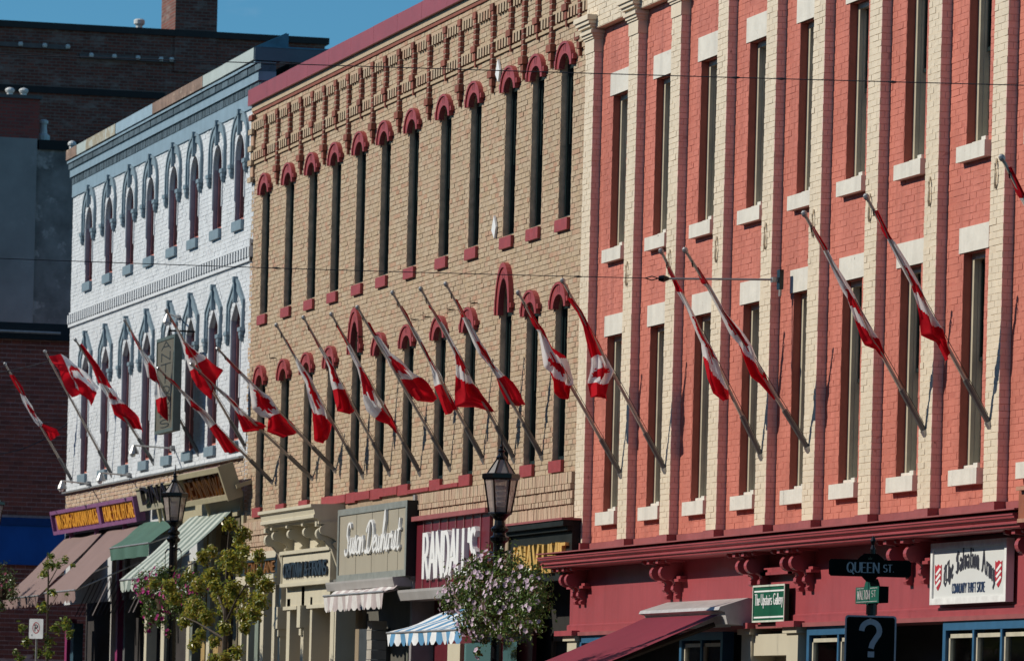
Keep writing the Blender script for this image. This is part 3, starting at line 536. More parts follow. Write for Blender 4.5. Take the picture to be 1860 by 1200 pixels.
# hanging brick strips and dentil rows
cs = [o + TW / 2 for o in TU]; strips = []
for i, c in enumerate(cs):
    strips.append((c, 11.47))
    if i < 11: strips.append(((c + cs[i + 1]) / 2, 10.98))
strips.append((cs[-1] + .75, 10.98))
DENTSH = plain('dentil shade brown', (.10, .045, .03), .85, ns=9, amt=.3)  # dentil bodies: the shade on their sides is put into this colour
STRIPM = plain('pale strip mortar', (.50, .40, .31), .9)
def brick_strip(zb):
    m = M(); z = 12.29; k = 0
    m.box(-.10, .10, -.055, .04, 12.19, 12.29, REDB)
    z = 12.19
    while z > zb + .34: w_ = .072 if k % 2 else .060; m.box(-w_, w_, -.040, .04, z - .062, z, REDB); m.box(-.055, .055, -.032, .04, z - .080, z - .062, STRIPM); z -= .08; k += 1
    m.box(-.13, .13, -.065, .04, zb + .22, z - .004, REDB); m.box(-.075, .075, -.04, .04, zb + .1, zb + .217, REDB); m.box(-.032, .032, -.025, .04, zb, zb + .097, REDB); return m
pr = {zb: brick_strip(zb) for zb in (11.47, 10.98)}; first = {}
for x, zb in strips:
    if zb not in first: first[zb] = pr[zb].build('brick_strip', tan, (x, TY - .02, 0))
    else: copy_tree(first[zb], tan, (x, TY - .02, 0))
for zc, nm in ((12.185, 'upper_dentil_row'), (11.655, 'lower_dentil_row')):
    m = M(); m.box(TX0, TX1, TY - .045, TY + .03, zc + .062, zc + .10, TAN)
    if zc < 12: m.box(TX0, TX1, TY - .03, TY + .03, zc - .145, zc - .10, TAN)
    x = TX0 + .06
    while x < TX1 - .1:
        if min(abs(x - s[0]) for s in strips) > .12: m.box(x - .044, x + .044, TY - .040, TY + .03, zc - .074, zc + .0615, DENTSH); m.box(x - .045, x + .045, TY - .046, TY - .040, zc - .075, zc + .0615, TAN)
        x += .165
    m.build(nm, tan, kind='stuff')
def hood(w, rise_o, rise_i, ow):
    """segmental or pointed hood over a 0..TW opening, feet at z=0"""
    c = TW / 2; n = 18; o_, i_ = [], []
    for k in range(n + 1):
        a = math.pi * (1 - k / n); ca, sa = math.cos(a), math.sin(a)
        o_.append((c + ow * ca, rise_o * sa ** .85)); i_.append((c + w * ca, rise_i * sa))
    o_ = [(o_[0][0], -.0)] + o_ + [(o_[-1][0], -.0)]; i_ = [(i_[0][0], -.0)] + i_ + [(i_[-1][0], -.0)]
    m = M(); m.strip(o_, i_, -.055, .03, HOODR)
    o2 = [(c + (p[0] - c) * 1.05, p[1] * 1.05 + .0) for p in o_]; m.strip(o2, [(c + (p[0] - c) * .96, p[1] * .95) for p in o_], -.075, .03, HOODR)
    for s in (-1, 1): m.box(c + s * (ow + .04) - .05, c + s * (ow + .04) + .05, -.065, .03, .06, .13, HOODR)
    # incised flourishes
    for sx_, z_ in ((-.04, rise_o * .80), (.05, rise_o * .76)): m.add([(c + sx_ + a, -.057, z_ + b) for a, b in ((-.012, -.05), (.008, -.05), (.03, .05), (.01, .05))], [(0, 1, 2, 3)], plain('hood groove', (.10, .012, .015), .7))
    return m
def tan_window(zs, tall):
    h = zs[1] - zs[0]; rise = .52 if tall else zs[2]; hh = h + rise
    if tall: h = 7.66 - zs[0]; hh = h + .52
    w = M()
    w.box(-.03, .005, .004, .54, 0, hh + .03, REVEAL); w.box(TW - .005, TW + .03, .004, .54, 0, hh + .03, REVEAL); w.box(-.03, TW + .03, .012, .55, hh + .012, hh + .04, REVEAL); w.box(-.03, TW + .03, .012, .55, -.02, 0, REVEAL)
    n = 10; ar = [(TW / 2 - TW / 2 * math.cos(math.pi * k / n), h + rise * math.sin(math.pi * k / n)) for k in range(n + 1)]
    w.strip([(p[0], hh + .03) for p in ar], ar, .012, .11, REVEAL)
    for x0, x1 in ((.006, .06), (TW - .06, TW - .006)): w.box(x0, x1, .088, .2, 0, hh, DKGREEN)
    w.box(.06, TW - .06, .088, .2, h - .02, hh, DKGREEN); w.box(.06, TW - .06, .088, .2, 0, .07, DKGREEN)
    o = w.build('window', tan, (0, TY, zs[0])); s = M(); hm = h * .5
    for x0, x1, z0, z1, y in ((.06, .1, .07, hm, .15), (TW - .1, TW - .06, .07, hm, .15), (.1, TW - .1, hm - .04, hm, .15), (.1, TW - .1, .07, .14, .15), (.06, .1, hm, h - .02, .12), (TW - .1, TW - .06, hm, h - .02, .12)): s.box(x0, x1, y, y + .03, z0, z1, DKGREEN)
    s.build('sash', o); s = M(); s.box(.1, TW - .1, .165, .169, .14, hm - .04, GLASS); s.box(.1, TW - .1, .135, .139, hm, h - .02, GLASS); s.build('pane', o)
    s = M(); s.box(.06, TW - .06, .35, .36, 0, hh, ROOM); s.build('blind', o)  # near-black sheet standing in for the dark room behind the glass
    s = M(); s.box(-.01, TW + .01, -.05, .15, -.165, 0, HOODR); s.build('sill', o)
    hd = (hood(.29, .71, .52, .42) if tall else hood(.29, .34, .185, .44)).build('hood', o, (0, 0, h - (.02 if not tall else 0)))
    return o
pu = tan_window(TUZ, False); pu.location.x = TU[0]
pl = tan_window(TLZ, False); pl.location.x = TU[0]; pt = tan_window(TLZ, True); pt.location.x = TU[4]
for i, o in enumerate(TU):
    if i: copy_tree(pu, tan, (o, TY, TUZ[0]))
    if i and i not in TALL: copy_tree(pl, tan, (o, TY, TLZ[0]))
    if i == 9: copy_tree(pt, tan, (o, TY, TLZ[0]))
m = M()
for i in range(3, 8): m.box(TU[i] + TW + .015, TU[i + 1] - .015, .0, .1, 5.26 if i < 6 else 5.24, 5.39 if i < 6 else 5.30, HOODR); m.build('sill_band', tan); m = M()
del m
for px, py in ((902, 412), (909, 128)):   # white diamond tie plates
    x, z = at(px, py, .05); m = M(); m.yprism([(x - .20, z - .04), (x - .02, z - .17), (x + .06, z + .0), (x - .07, z + .17)], .02, .05, TEXTW); m.build('tie_plate', tan)
for px, py in ((502, 650), (662, 611), (760, 580), (782, 575), (826, 562), (868, 550)):   # small iron hooks
    x, z = at(px, py, .06); m = M(); m.tube([(x, .06, z), (x, -.06, z), (x, -.06, z + .07)], .008, BLACKM, 5); m.tube([(x, .06, z), (x, -.05, z - .02), (x, -.05, z - .08)], .007, BLACKM, 5); m.build('iron_hook', tan)
for k, (z, e) in enumerate(((11.0, .08), (11.08, .14), (11.16, .2), (11.24, .26))): m = M(); m.box(TX1 - .02 - e * 2, TX1 - .02, TY - e * .35, TY, z, z + .065, TAN); m.build('corbel', tan)
m = M(); m.box(TX0 - .02, TX0 + .22, TY - .04, TY, 11.3, 12.42, TAN); m.build('corner_strip', tan)
for z in (12.3, 12.05, 11.75, 11.5, 11.2): m = M(); m.box(TX0 - .05, TX0 + .26, TY - .085, TY - .04, z, z + .09, TAN if z != 12.3 else REDB); m.build('corner_block', tan)
# soldier courses over the shops
rows = [(5.05, 5.21, -.03), (4.965, 5.045, -.045), (4.84, 4.96, -.015), (4.765, 4.835, -.03), (4.58, 4.76, 0.0)]
for nm, a, b, zlo in (('soldier_band', -85.55, -76.05, 4.58), ('soldier_band', -98.9, -95.6, 4.5)):
    L = []
    for k, (z0, z1, d) in enumerate(rows):
        x = a + (k % 2) * .035; dz = 0 if a > -90 else -.05
        while x < b: L.append((x + .004, min(x + .074, b), z0 + dz, z1 + dz, -d + random.gauss(.0, .0025))); x += .078
    V, Fq = brick_arrays(L, face_y(.02), depth=.06); link(nm, np_mesh(nm, V, Fq, [SOLD]), tan, kind='stuff')
m = M(); m.box(-99.1, -75.9, .055, .2, 3.9, 5.22, TANM); m.build('lower_wall', tan)

# ================================================================== WHITE BUILDING
HX0, HX1 = -118.0, -98.95
wht = thing('white_brick_building', 'white painted brick building with grey gothic hood mouldings and a stepped blue grey cornice', 'building', (-108.5, 0, 0))
HC = [-115.9, -113.55, -111.2, -108.98, -106.6, -104.5, -102.3, -100.24]
HW = .42
UO, LO = (10.62, 11.75, .42), (6.66, 8.85, .30)
opn, rects = [], []
for c in HC:
    for z0, zs, rs in (UO, LO): opn.append(arch_open(c - HW, c + HW, z0, zs, rs)); rects.append((c - HW, c + HW, z0, zs + rs + .02))
V, Fq = brick_arrays(courses(HX0, HX1, 6.38, 12.56, opn, j=.006, jit=.002), face_y(.06), ch=.002); link('brickwork', np_mesh('brickwork', V, Fq, [WHITEB]), wht, kind='stuff')
m = M(); backing(m, HX0, HX1, 4.0, 13.2, .0645, rects, WHITEM); m.box(HX0 + .02, -98.5, .55, 13, 0, 13.3, plain('dark side wall', (.035, .030, .03), .9, ns=2, amt=.3)); m.build('wall', wht)
m = M(); m.box(HX0, -98.5, .03, .3, 12.54, 12.80, LBLUE); m.build('frieze', wht)
m = M(); m.box(HX0, -98.47, .035, .3, 12.80, 12.955, plain('slat backing', (.10, .13, .16), .6)); x = HX0 + .03
while x < -98.55: w = random.uniform(.06, .11); m.box(x, x + w - .018, .012 + random.uniform(0, .008), .04, 12.803, 12.952, SLATE); x += w
m.build('slat_band', wht, kind='stuff')
m = M(); m.box(HX0 - .03, -98.44, -.02, .3, 12.955, 13.115, LBLUE); m.build('cornice_board', wht)
m = M(); m.box(HX0 - .03, -98.46, -.04, .3, 13.115, 13.235, SLATE); x = HX0
while x < -98.6: m.box(x, x + .55, -.052 - .006 * random.random(), -.03, 13.12, 13.23, SLATE); x += .57 + .03 * random.random()
m.build('slate_band', wht)
m = M(); x = HX0 - .05
while x < -98.6: w = random.uniform(1.2, 2.6); m.box(x, min(x + w - .02, -98.44), -.085, .3, 13.235 + random.uniform(0, .012), 13.285, LBLUE); x += w
m.build('moulding', wht)
RUST = plain('rusted tin', (.22, .145, .11), .7, ns=5, amt=.3, wear=(.45, .36, .27), wear_t=.58, wear_s=4); CRT = plain('cream tin', (.42, .47, .45), .5, ns=2, amt=.08); BLT = plain('pale blue tin', (.28, .38, .46), .5, ns=2, amt=.1); YRT = plain('yellowed tin', (.33, .29, .21), .6, ns=3, amt=.2, wear=(.42, .45, .42), wear_t=.52, wear_s=3)
segs = [(-118.05, -116.75, RUST), (-116.75, -115.63, CRT), (-115.63, -112.2, YRT), (-112.2, -108.2, BLT), (-108.2, -103.15, RUST), (-103.15, -101.2, CRT), (-101.2, -99.3, CRT), (-99.3, -98.42, CRT)]
for a, b, mm in segs:
    q = M(); q.box(a + .008, b - .008, -.12 + .012 * random.random(), .4, 13.31, 13.52, mm); q.build('fascia_panel', wht)
m = M(); m.xprism([(-.12, 13.525), (.5, 13.80), (.5, 13.525)], -102.7, -98.40, TEAL); x = -102.6
while x < -98.5: m.xprism([(-.125, 13.53), (.5, 13.83), (.5, 13.80)], x, x + .04, TEAL); x += .4
m.build('roof_edge', wht)
m = M(); m.box(-98.41, -98.39, -.1, 4.8, 13.30, 13.53, plain('dull slate paint', (.12, .15, .18), .6, ns=1, amt=.15)); m.box(-98.41, -98.38, .0, 5, 13.53, 13.56, TEAL); m.build('cornice_return', wht)
# belt course
SLOTG = plain('grey slot shade', (.13, .15, .17), .7)  # corbel bodies in a dark tone that paints the shade of the slots
m = M(); m.box(HX0, HX1, .015, .1, 9.815, 9.885, WHITEB); m.box(HX0, HX1, .03, .1, 10.085, 10.125, WHITEB); x = HX0 + .05
while x < HX1 - .13: m.box(x, x + .125, -.002, .1, 9.89, 10.06, SLOTG); m.box(x - .001, x + .126, -.012, -.002, 9.885, 10.062, WHITEB); x += .245
m.box(HX1 - .05, HX1, .0, .1, 9.81, 10.2, WHITEB); m.build('corbel_belt', wht, kind='stuff')
def white_window(z0, zs, rs, pointed):
    h = zs - z0; n = 12; w = M()
    ar = [(-HW * math.cos(math.pi * k / n), h + rs * (math.sin(math.pi * k / n) if not pointed else (1 - abs(math.cos(math.pi * k / n)) ** 1.25))) for k in range(n + 1)]
    top = h + rs
    w.box(-HW - .03, -HW + .005, .005, .5, 0, h, plain('mauve jamb paint', (.33, .27, .31), .7)); w.box(HW - .005, HW + .03, .005, .5, 0, h, MATS['mauve jamb paint']); w.box(-HW - .03, HW + .03, .01, .5, -.02, 0, MATS['mauve jamb paint'])
    w.strip([(p[0] * 1.001, max(p[1], top + .06)) for p in ar], ar, .006, .14, WHITEB)
    # white raised rim
    out = [(p[0] * 1.11, h + (p[1] - h) * 1.13 + .0) for p in ar]; w.strip([(out[0][0], -.0 + h * .35)] + out + [(out[-1][0], h * .35)], [(ar[0][0], h * .35)] + ar + [(ar[-1][0], h * .35)], -.02, .03, WHITEB)
    fr = [(p[0] * .86, h + (p[1] - h) * .86) for p in ar]; w.strip(ar, fr, .085, .2, PURPW)
    for x0, x1 in ((-HW + .006, -HW * .86), (HW * .86, HW - .006)): w.box(x0, x1, .085, .2, 0, h, PURPW)
    w.box(-HW * .86, HW * .86, .085, .2, 0, .07, SALM)
    o = w.build('window', wht, (0, .06, z0)); s = M(); e = HW * .86; hm = h * .55
    for x0, x1, a, b, y in ((-e, -e + .05, .07, hm, .14), (e - .05, e, .07, hm, .14), (-e + .05, e - .05, hm - .05, hm, .14), (-e, -e + .05, hm, h, .11), (e - .05, e, hm, h, .11), (-.02, .02, hm, h + rs * .8, .115)): s.box(x0, x1, a, b, y, y + .03, PURPW)
    s.build('sash', o); s = M(); s.box(-e, e, .155, .159, .07, hm, GLASS); s.add([(p[0], .13, p[1]) for p in fr] + [(e, .13, hm), (-e, .13, hm)], [tuple(range(len(fr) + 2))], GLASS); s.build('pane', o)
    s = M(); s.box(-e, e, .33, .34, 0, top, ROOM); s.build('blind', o)  # dark sheet in place of the unlit room, no real blind
    s = M(); s.box(-HW - .02, HW + .02, -.06, .1, -.175, 0, GREYB); s.build('sill', o)
    # drip moulding: two arms from the keystone, legs, stops
    za = (12.62 if not pointed else 9.62) - z0; zsh = (12.1 if not pointed else 9.12) - z0; zl = (11.68 if not pointed else 8.67) - z0; hw = .74; d = M()
    for sg in (-1, 1):
        if pointed:
            o_ = [(sg * .03, za - .02), (sg * .25, za - .13), (sg * .5, za - .30), (sg * hw, zsh + .05), (sg * hw, zsh - .12)]; i_ = [(sg * .03, za - .24), (sg * .2, za - .34), (sg * .41, zsh + .08), (sg * (hw - .15), zsh - .08), (sg * (hw - .15), zsh - .12)]
        else:
            o_ = [(sg * (.03 + (hw - .03) * math.sin(R(a)) ** .9), zsh + (za - .03 - zsh) * math.cos(R(a)) ** 1.1) for a in range(0, 91, 10)]; i_ = [(sg * (.03 + (hw - .18) * math.sin(R(a)) ** .87), zsh - .02 + (za - .19 - zsh) * math.cos(R(a)) ** 1.25) for a in range(0, 91, 10)]
        d.strip(o_, i_, -.03, .03, GREYB)
        mid = [((a[0] * .72 + b[0] * .28), (a[1] * .72 + b[1] * .28)) for a, b in zip(o_, i_)]; d.strip(o_, mid, -.05, -.025, GREYB)
        zt_ = zsh - (.0 if not pointed else .12)
        d.box(min(sg * hw, sg * (hw - .07)), max(sg * hw, sg * (hw - .07)), -.055, .03, zl, zt_, GREYB); d.box(min(sg * (hw - .16), sg * (hw - .10)), max(sg * (hw - .16), sg * (hw - .10)), -.035, .03, zl, zt_, GREYB); d.box(min(sg * (hw - .07), sg * (hw - .10)), max(sg * (hw - .07), sg * (hw - .10)), -.015, .03, zl, zt_, GREYB)
        c = sg * (hw - .1); d.box(c - .13, c + .13, -.09, .03, zl - .07, zl, GREYB); d.box(c - .09, c + .09, -.075, .03, zl - .14, zl - .07, GREYB); d.lathe([(.055, zl - .14), (.05, zl - .2), (.02, zl - .255)], (c, -.03, 0), GREYB, 8)
    d.box(-.04, .04, -.075, .03, (12.16 if not pointed else 9.15) - z0, za, GREYB); d.box(-.055, .055, -.09, .03, za - .1, za + .0, GREYB)
    d.build('hood_moulding', o)
    return o
pu = white_window(*UO, False); pl = white_window(*LO, True); pu.location.x = pl.location.x = HC[0]
for c in HC[1:]: copy_tree(pu, wht, (c, .06, UO[0])); copy_tree(pl, wht, (c, .06, LO[0]))
m = M(); m.xprism([(.05, 6.38), (-.03, 6.36), (-.03, 6.33), (.05, 6.33)], HX0, -99.3, METALG); m.build('drip_flashing', wht)
V, Fq = brick_arrays(courses(HX0 + .05, -99.2, 5.8, 6.33, [], j=.010, jit=.004), face_y(.05)); link('lower_brickwork', np_mesh('lower_brickwork', V, Fq, [SOLD]), wht, kind='stuff')

# ================================================================== FAR BUILDINGS (across the side street)
far = thing('plum_brick_building', 'plum red brick wall with a blue hoarding under it, beside the white building', 'building', (-134, 3, 0))
L = courses(-3.2, 4.2, 3.0, 10.45, [], bl=.225, bh=.105, j=.016, jit=.004)
lay('brickwork', far, [b for b in L if not (5.15 < b[2] < 6.3)], face_x(-132), REDWALL, 300, lambda b: abs(b[0] + b[1] - 3.0) * .5 + abs(b[2] - 8.4) * .55, unit=(.2162, .089))
m = M(); m.box(-136, -132.012, -6, 9, 0, 10.5, REDWALLM); m.build('wall', far)
m = M(); m.box(-132.0, -131.93, -3.3, 4.3, 5.2, 6.12, plain('blue hoarding', (.012, .11, .42), .5, ns=1.5, amt=.15)); m.box(-132, -131.9, -3.3, 4.3, 6.12, 6.3, plain('blue hoarding cap', (.008, .06, .22), .45)); m.build('hoarding', far)
m = M(); m.box(-136.2, -131.8, -6, 9, 10.47, 10.85, plain('dark steel beam', (.018, .02, .022), .6)); m.build('eave_beam', far)
m = M(); m.tube([(-131.6, -3, 10.62), (-131.6, 2.15, 10.62)], .035, METALG, 6); m.box(-131.7, -131.55, -2.0, -1.8, 10.57, 10.7, METALG); m.build('rail', far)
ren = thing('grey_rendered_building', 'grey rendered block with a plum brick parapet and two white roof vents', 'building', (-142, 3, 0))
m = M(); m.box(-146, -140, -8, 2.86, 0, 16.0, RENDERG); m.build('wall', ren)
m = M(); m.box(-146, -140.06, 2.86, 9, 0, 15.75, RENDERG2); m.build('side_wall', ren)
m = M(); m.box(-146, -140.02, -8, 2.9, 16.0, 16.98, DKBRICK2); m.box(-146.1, -139.95, -8, 2.95, 16.98, 17.06, plain('parapet coping', (.10, .10, .10), .7)); m.build('parapet', ren)
m = M(); m.box(-146, -139.98, 2.9, 9, 15.74, 15.98, plain('black roof edge', (.006, .006, .007), .6)); m.build('roof_edge', ren)
WPIPE = plain('white vent metal', (.62, .62, .60), .4)
def vent(nm, px, py, x, h, r, cap, parent):
    y, z = onx(px, py, x); m = M(); m.lathe([(r, -h), (r, -.05), (r * .9, -.02)], (0, 0, 0), WPIPE, 10); o = m.build(nm, parent, (x, y, z)); m = M(); m.lathe(cap, (0, 0, 0), WPIPE, 12); m.build('cowl', o)
mush = [(.05, -.05), (.10, -.04), (.125, .015), (.105, .05), (.06, .075), (.02, .085)]
vent('roof_vent', 18, 165, -141, .5, .075, mush, ren); vent('roof_vent', 43, 166, -141, .5, .075, mush, ren)
y, z = onx(79, 232, -140.6); m = M(); m.lathe([(.17, -.45), (.17, -.2), (.10, -.15), (.085, 0), (.085, .1), (.12, .1), (.12, .17), (.05, .2)], (0, 0, 0), WPIPE, 12); o = m.build('roof_vent', ren, (-140.6, y, z)); m = M(); m.box(-.22, .22, -.24, .24, -1.0, -.45, MATS['black roof edge']); m.build('vent_base', o)
old = thing('dark_chimney_building', 'tall old dark brick building with a square chimney against the sky', 'building', (-152, 4, 0))
m = M(); m.box(-160, -150, -10, 12.25, 0, 19.95, DKBRICK); m.build('wall', old)
m = M(); m.box(-160.1, -149.9, -10.1, 12.35, 19.95, 20.12, plain('dark coping', (.025, .025, .026), .7)); m.build('coping', old)
m = M(); m.box(-152, -149.95, 8.13, 9.27, 19, 23.6, DKBRICK); m.box(-152.1, -149.85, 8.05, 9.35, 23.6, 23.9, DKBRICK); m.build('chimney', old)
LED = plain('dull ledge stone', (.11, .10, .10), .8)
for pts in (((0, 78), (125, 88)), ((145, 100), (318, 111))):
    (ya, za), (yb, zb) = onx(*pts[0], -149.9), onx(*pts[1], -149.9); m = M(); m.box(-150, -149.88, ya, yb, (za + zb) / 2 - .06, (za + zb) / 2 + .05, LED); o = m.build('tie_ledge', old)
    n = 3 if pts[0][0] == 0 else 5
    for k in range(n):
        px = (37, 81, 123)[k] if n == 3 else (166, 208, 251, 293, 312)[k]; y, _ = onx(px, 100, -149.85); m = M(); m.lathe([(.05, -.05), (.07, 0), (.05, .06)], (-149.85, y, (za + zb) / 2 + .01), WPIPE, 8); m.build('anchor_head', o)
m = M(); m.box(-150.08, -149.93, -8, 7.9, 18.25, 18.42, plain('dark ledge', (.02, .02, .022), .8)); m.build('string_course', old)
vent('roof_vent', 253, 44, -152, .55, .09, [(.09, -.05), (.15, .0), (.15, .1), (.11, .13)], old)
y, z = onx(131, 258, -120); m = M(); m.lathe([(.06, -.5), (.06, -.05)], (0, 0, 0), WPIPE, 10); o = m.build('roof_vent', wht, (-119.2, ax(131, 262, .0) * 0 + onx(131, 262, -119.2)[0], onx(131, 262, -119.2)[1])); m = M(); m.lathe([(.04, -.05), (.085, -.03), (.095, .01), (.07, .05), (.02, .075)], (0, 0, 0), WPIPE, 12); m.build('cowl', o)

# ================================================================== SHOP SIGNS
def board(nm, label, tl, bl, tr, yb, yt, thick, face, edge, cat='sign'):
    """sign board whose corners were sighted at the lower (yb) and upper (yt) distance from the wall"""
    x0, zt = at(*tl, yt); _, zb = at(*bl, yb); x1, _ = at(*tr, yt); fr = frame3((x0, yb, zb), (1, 0, 0), (0, yt - yb, zt - zb)); w, h = x1 - x0, math.hypot(yt - yb, zt - zb)
    t = thing(nm, label, cat, (x0, yb, zb)); m = M(); slab(m, fr, 0, w, 0, h, -thick, 0, face)
    m.build('board', t); return t, fr, w, h
def rim(t, fr, w, h, e, out, m, nm='frame', bottom=None):
    q = M(); b = bottom or e; slab(q, fr, 0, w, h - e, h, .001, out, m); slab(q, fr, 0, w, 0, b, .001, out, m); slab(q, fr, 0, e, b, h - e, .001, out, m); slab(q, fr, w - e, w, b, h - e, .001, out, m); q.build(nm, t)
# The Salvation Army
t, fr, w, h = board('shop_sign', 'white box sign with arched black letter name and two red shields', (1694, 987), (1694, 1098), (1832, 979), -.10, -.10, .07, plain('white sign face', (.66, .67, .66), .4, ns=1.2, amt=.04), None)
rim(t, fr, w, h, .07, .02, plain('white sign frame', (.74, .74, .73), .45)); NAVY = plain('navy lettering', (.02, .04, .10), .5)
BLK = plain('black letter paint', (.035, .035, .05), .5); m = M()
bow = lambda u: .26 * math.sin(math.pi * (.06 + .86 * min(1, max(0, u)))) - .07
text(m, fr, 'The Salvation Army', .42, .20, w - .82, .23, BLK, wx=.155, wy=.05, depth=.004, font=BL, track=.07, arch=bow, each=('letter', t))
m = M(); text(m, fr, 'COMMUNITY THRIFT STORE', .72, .12, w - 1.45, .10, NAVY, wx=.15, wy=.13, depth=.004); m.build('store_lettering', t)
SHR = plain('shield red', (.45, .025, .04), .5)
for u in (.12, w - .40):
    m = M(); pts = [(0, .22), (0, .05), (.03, .0), (.1, -.045), (.14, -.065), (.18, -.045), (.25, .0), (.28, .05), (.28, .22), (.22, .20), (.14, .225), (.06, .20)]
    m.prism([(p[0] * .8 + u, p[1] * 1.0 + .22) for p in pts], lambda p: fr(p[0], p[1], .001), lambda p: fr(p[0], p[1], .006), SHR); o = m.build('shield', t)
    m = M()
    for k in range(3): m.add([fr(u + .03 + a, .21 + .065 * k + b, .009) for a, b in ((0, 0), (.04, -.02), (.19, .05), (.15, .07))], [(0, 1, 2, 3)], TEXTW)
    m.build('shield_band', o)
# The Upstairs Gallery
t, fr, w, h = board('shop_sign', 'green square sign with a white border reading The Upstairs Gallery', (1369, 1063), (1367, 1130), (1427, 1058), -.12, -.12, .05, plain('bottle green', (.006, .085, .042), .4), None)
rim(t, fr, w, h, .022, .012, plain('pale sign edge', (.55, .58, .50), .5)); m = M(); slab(m, fr, .05, w - .05, h - .085, h - .065, .001, .004, TEXTW); slab(m, fr, .05, w - .05, .05, .07, .001, .004, TEXTW)
text(m, fr, 'The Upstairs Gallery', .08, .21, w - .16, .13, TEXTW, wx=.16, wy=.07, serif=.08, depth=.006, track=.06); m.build('lettering', t)
# RANDALL'S
t, fr, w, h = board('shop_sign', 'maroon boarded sign with tall white raised capitals', (757, 947), (757, 1075), (890, 928), -.03, -.03, .08, plain('maroon sign board', (.13, .012, .022), .4, ns=2, amt=.12), None)
m = M()
for k in range(1, 9): slab(m, fr, w * k / 9 - .012, w * k / 9 + .012, 0, h, .001, .014, plain('pinkish batten', (.33, .15, .15), .5))
m.build('batten', t); m = M(); slab(m, fr, -.05, w + .05, h, h + .07, -.1, .09, MAROOND); m.build('sign_ledge', t)
WRET = plain('silver letter return', (.52, .50, .50), .35)
text(m, fr, "RANDALL'S", .78, .22, w - 1.30, .64, TEXTW, wx=.24, wy=.10, serif=.10, depth=.075, each=('raised_letter', t), track=.07)
# Susan Dewhurst
t, fr, w, h = board('shop_sign', 'large grey beige panelled sign with white handwritten lettering', (616, 926), (615, 1056), (742, 906), -.16, -.16, .2, plain('grey beige panel', (.36, .325, .255), .5, ns=1.4, amt=.06, streak=.12), None)
rim(t, fr, w, h, .10, .02, plain('grey sign frame', (.22, .235, .22), .5)); m = M()
for k in (.27, .5, .73, .87): slab(m, fr, w * k - .006, w * k + .006, .1, h - .1, .001, .004, plain('panel seam', (.16, .15, .12), .6))
m.build('panel_seam', t); m = M(); slab(m, fr, w, w + .03, 0, h, -.16, .02, plain('black sign side', (.008, .010, .011), .5)); m.build('side_panel', t)
m = M(); text(m, fr, 'Susan', .62, .42, 1.40, .50, TEXTW, wx=.14, wy=.07, depth=.04, font=SC, track=.0, slant=.3); text(m, fr, 'Dewhurst', 2.10, .42, 2.45, .50, TEXTW, wx=.14, wy=.07, depth=.04, font=SC, track=.0, slant=.3); m.build('script_lettering', t)
# dark green shop with gold letters
t, fr, w, h = board('shop_fascia', 'black green shop fascia with gold capitals beside the maroon cornice', (926, 957), (926, 1060), (1040, 940), -.12, -.12, .2, plain('black green paint', (.014, .017, .016), .6, ns=2, amt=.4, spec=.15), None, 'shop fascia')
m = M(); slab(m, fr, -.05, w + .03, h - .08, h, .001, .14, MATS['black green paint']); slab(m, fr, 0, w, h - .14, h - .08, .001, .07, MATS['black green paint']); slab(m, fr, -.06, w + .04, h, h + .03, -.2, .16, MAROOND)
slab(m, fr, .0, .06, 0, h - .14, .001, .03, plain('brass edge', (.20, .15, .08), .4)); m.build('crown_moulding', t)
text(m, fr, 'KNAV LIMIE', .50, .13, w - .62, .36, GOLD, wx=.30, wy=.12, serif=.12, depth=.06, each=('gold_letter', t), track=.06)
# cream bracketed shop front
crm = thing('cream_shopfront', 'cream painted wooden shopfront with a bracketed cornice and navy lettering', 'shopfront', (-93, -.1, 0))
CW = plain('cream shopfront wood', (.57, .52, .40), .5, ns=2, amt=.06, streak=.1)
xa, xb = ax(470, 935, -.5), ax(567, 914, -.5)
m = M(); m.xprism([(.05, 5.24), (-.52, 5.22), (-.52, 5.17), (-.47, 5.15), (-.45, 5.06), (-.47, 5.05), (-.47, 5.0), (-.40, 4.98), (-.36, 4.94), (-.02, 4.94), (.05, 4.9)], xa, xb, CW); m.build('cornice', crm)
prof = [(-.02, 4.94), (-.40, 4.94), (-.40, 4.90)] + [(-.28 + .10 * math.cos(R(a)), 4.80 + .09 * math.sin(R(a))) for a in range(80, 300, 20)] + [(-.14, 4.66), (-.10, 4.62), (-.16, 4.58), (-.10, 4.50), (-.02, 4.48)]
x = [xa + .25 + k * (xb - xa - .55) / 3 for k in range(4)]
m = M(); m.xprism([(y, z - 4.7) for y, z in prof], 0, .13, CW); pb = m.build('bracket', crm, (x[0] + .25, 0, 4.7))
for q in x[1:]: copy_tree(pb, crm, (q + .25, 0, 4.7))
EP = [(.05, 4.94), (-.42, 4.94), (-.42, 4.86)] + [(-.30 + .12 * math.cos(R(a)), 4.74 + .11 * math.sin(R(a))) for a in range(80, 300, 20)] + [(-.16, 4.5), (-.05, 4.2), (.05, 4.1)]
for q0, q1 in ((xb - .12, xb), (xa + .05, xa + .2)): m = M(); m.xprism(EP, q0, q1, CW); m.build('end_bracket', crm)
m = M(); m.box(xa + .2, xb - .1, -.02, .1, 4.45, 4.94, CW); x0, z1 = at(513, 1005, -.13); x1, z0 = at(601, 1056, -.13); fr = frame3((x0, -.13, z0), (1, 0, 0), (0, 0, 1)); w, h = x1 - x0, z1 - z0
slab(m, fr, 0, w, 0, h, -.15, 0, CW); slab(m, fr, -.03, w + .03, h - .03, h + .03, -.15, .05, CW); slab(m, fr, -.03, w + .03, -.02, .04, -.15, .03, CW); slab(m, fr, 0, .05, .04, h - .03, .001, .02, CW); slab(m, fr, w - .05, w, .04, h - .03, .001, .02, CW); m.build('sign_board', crm)
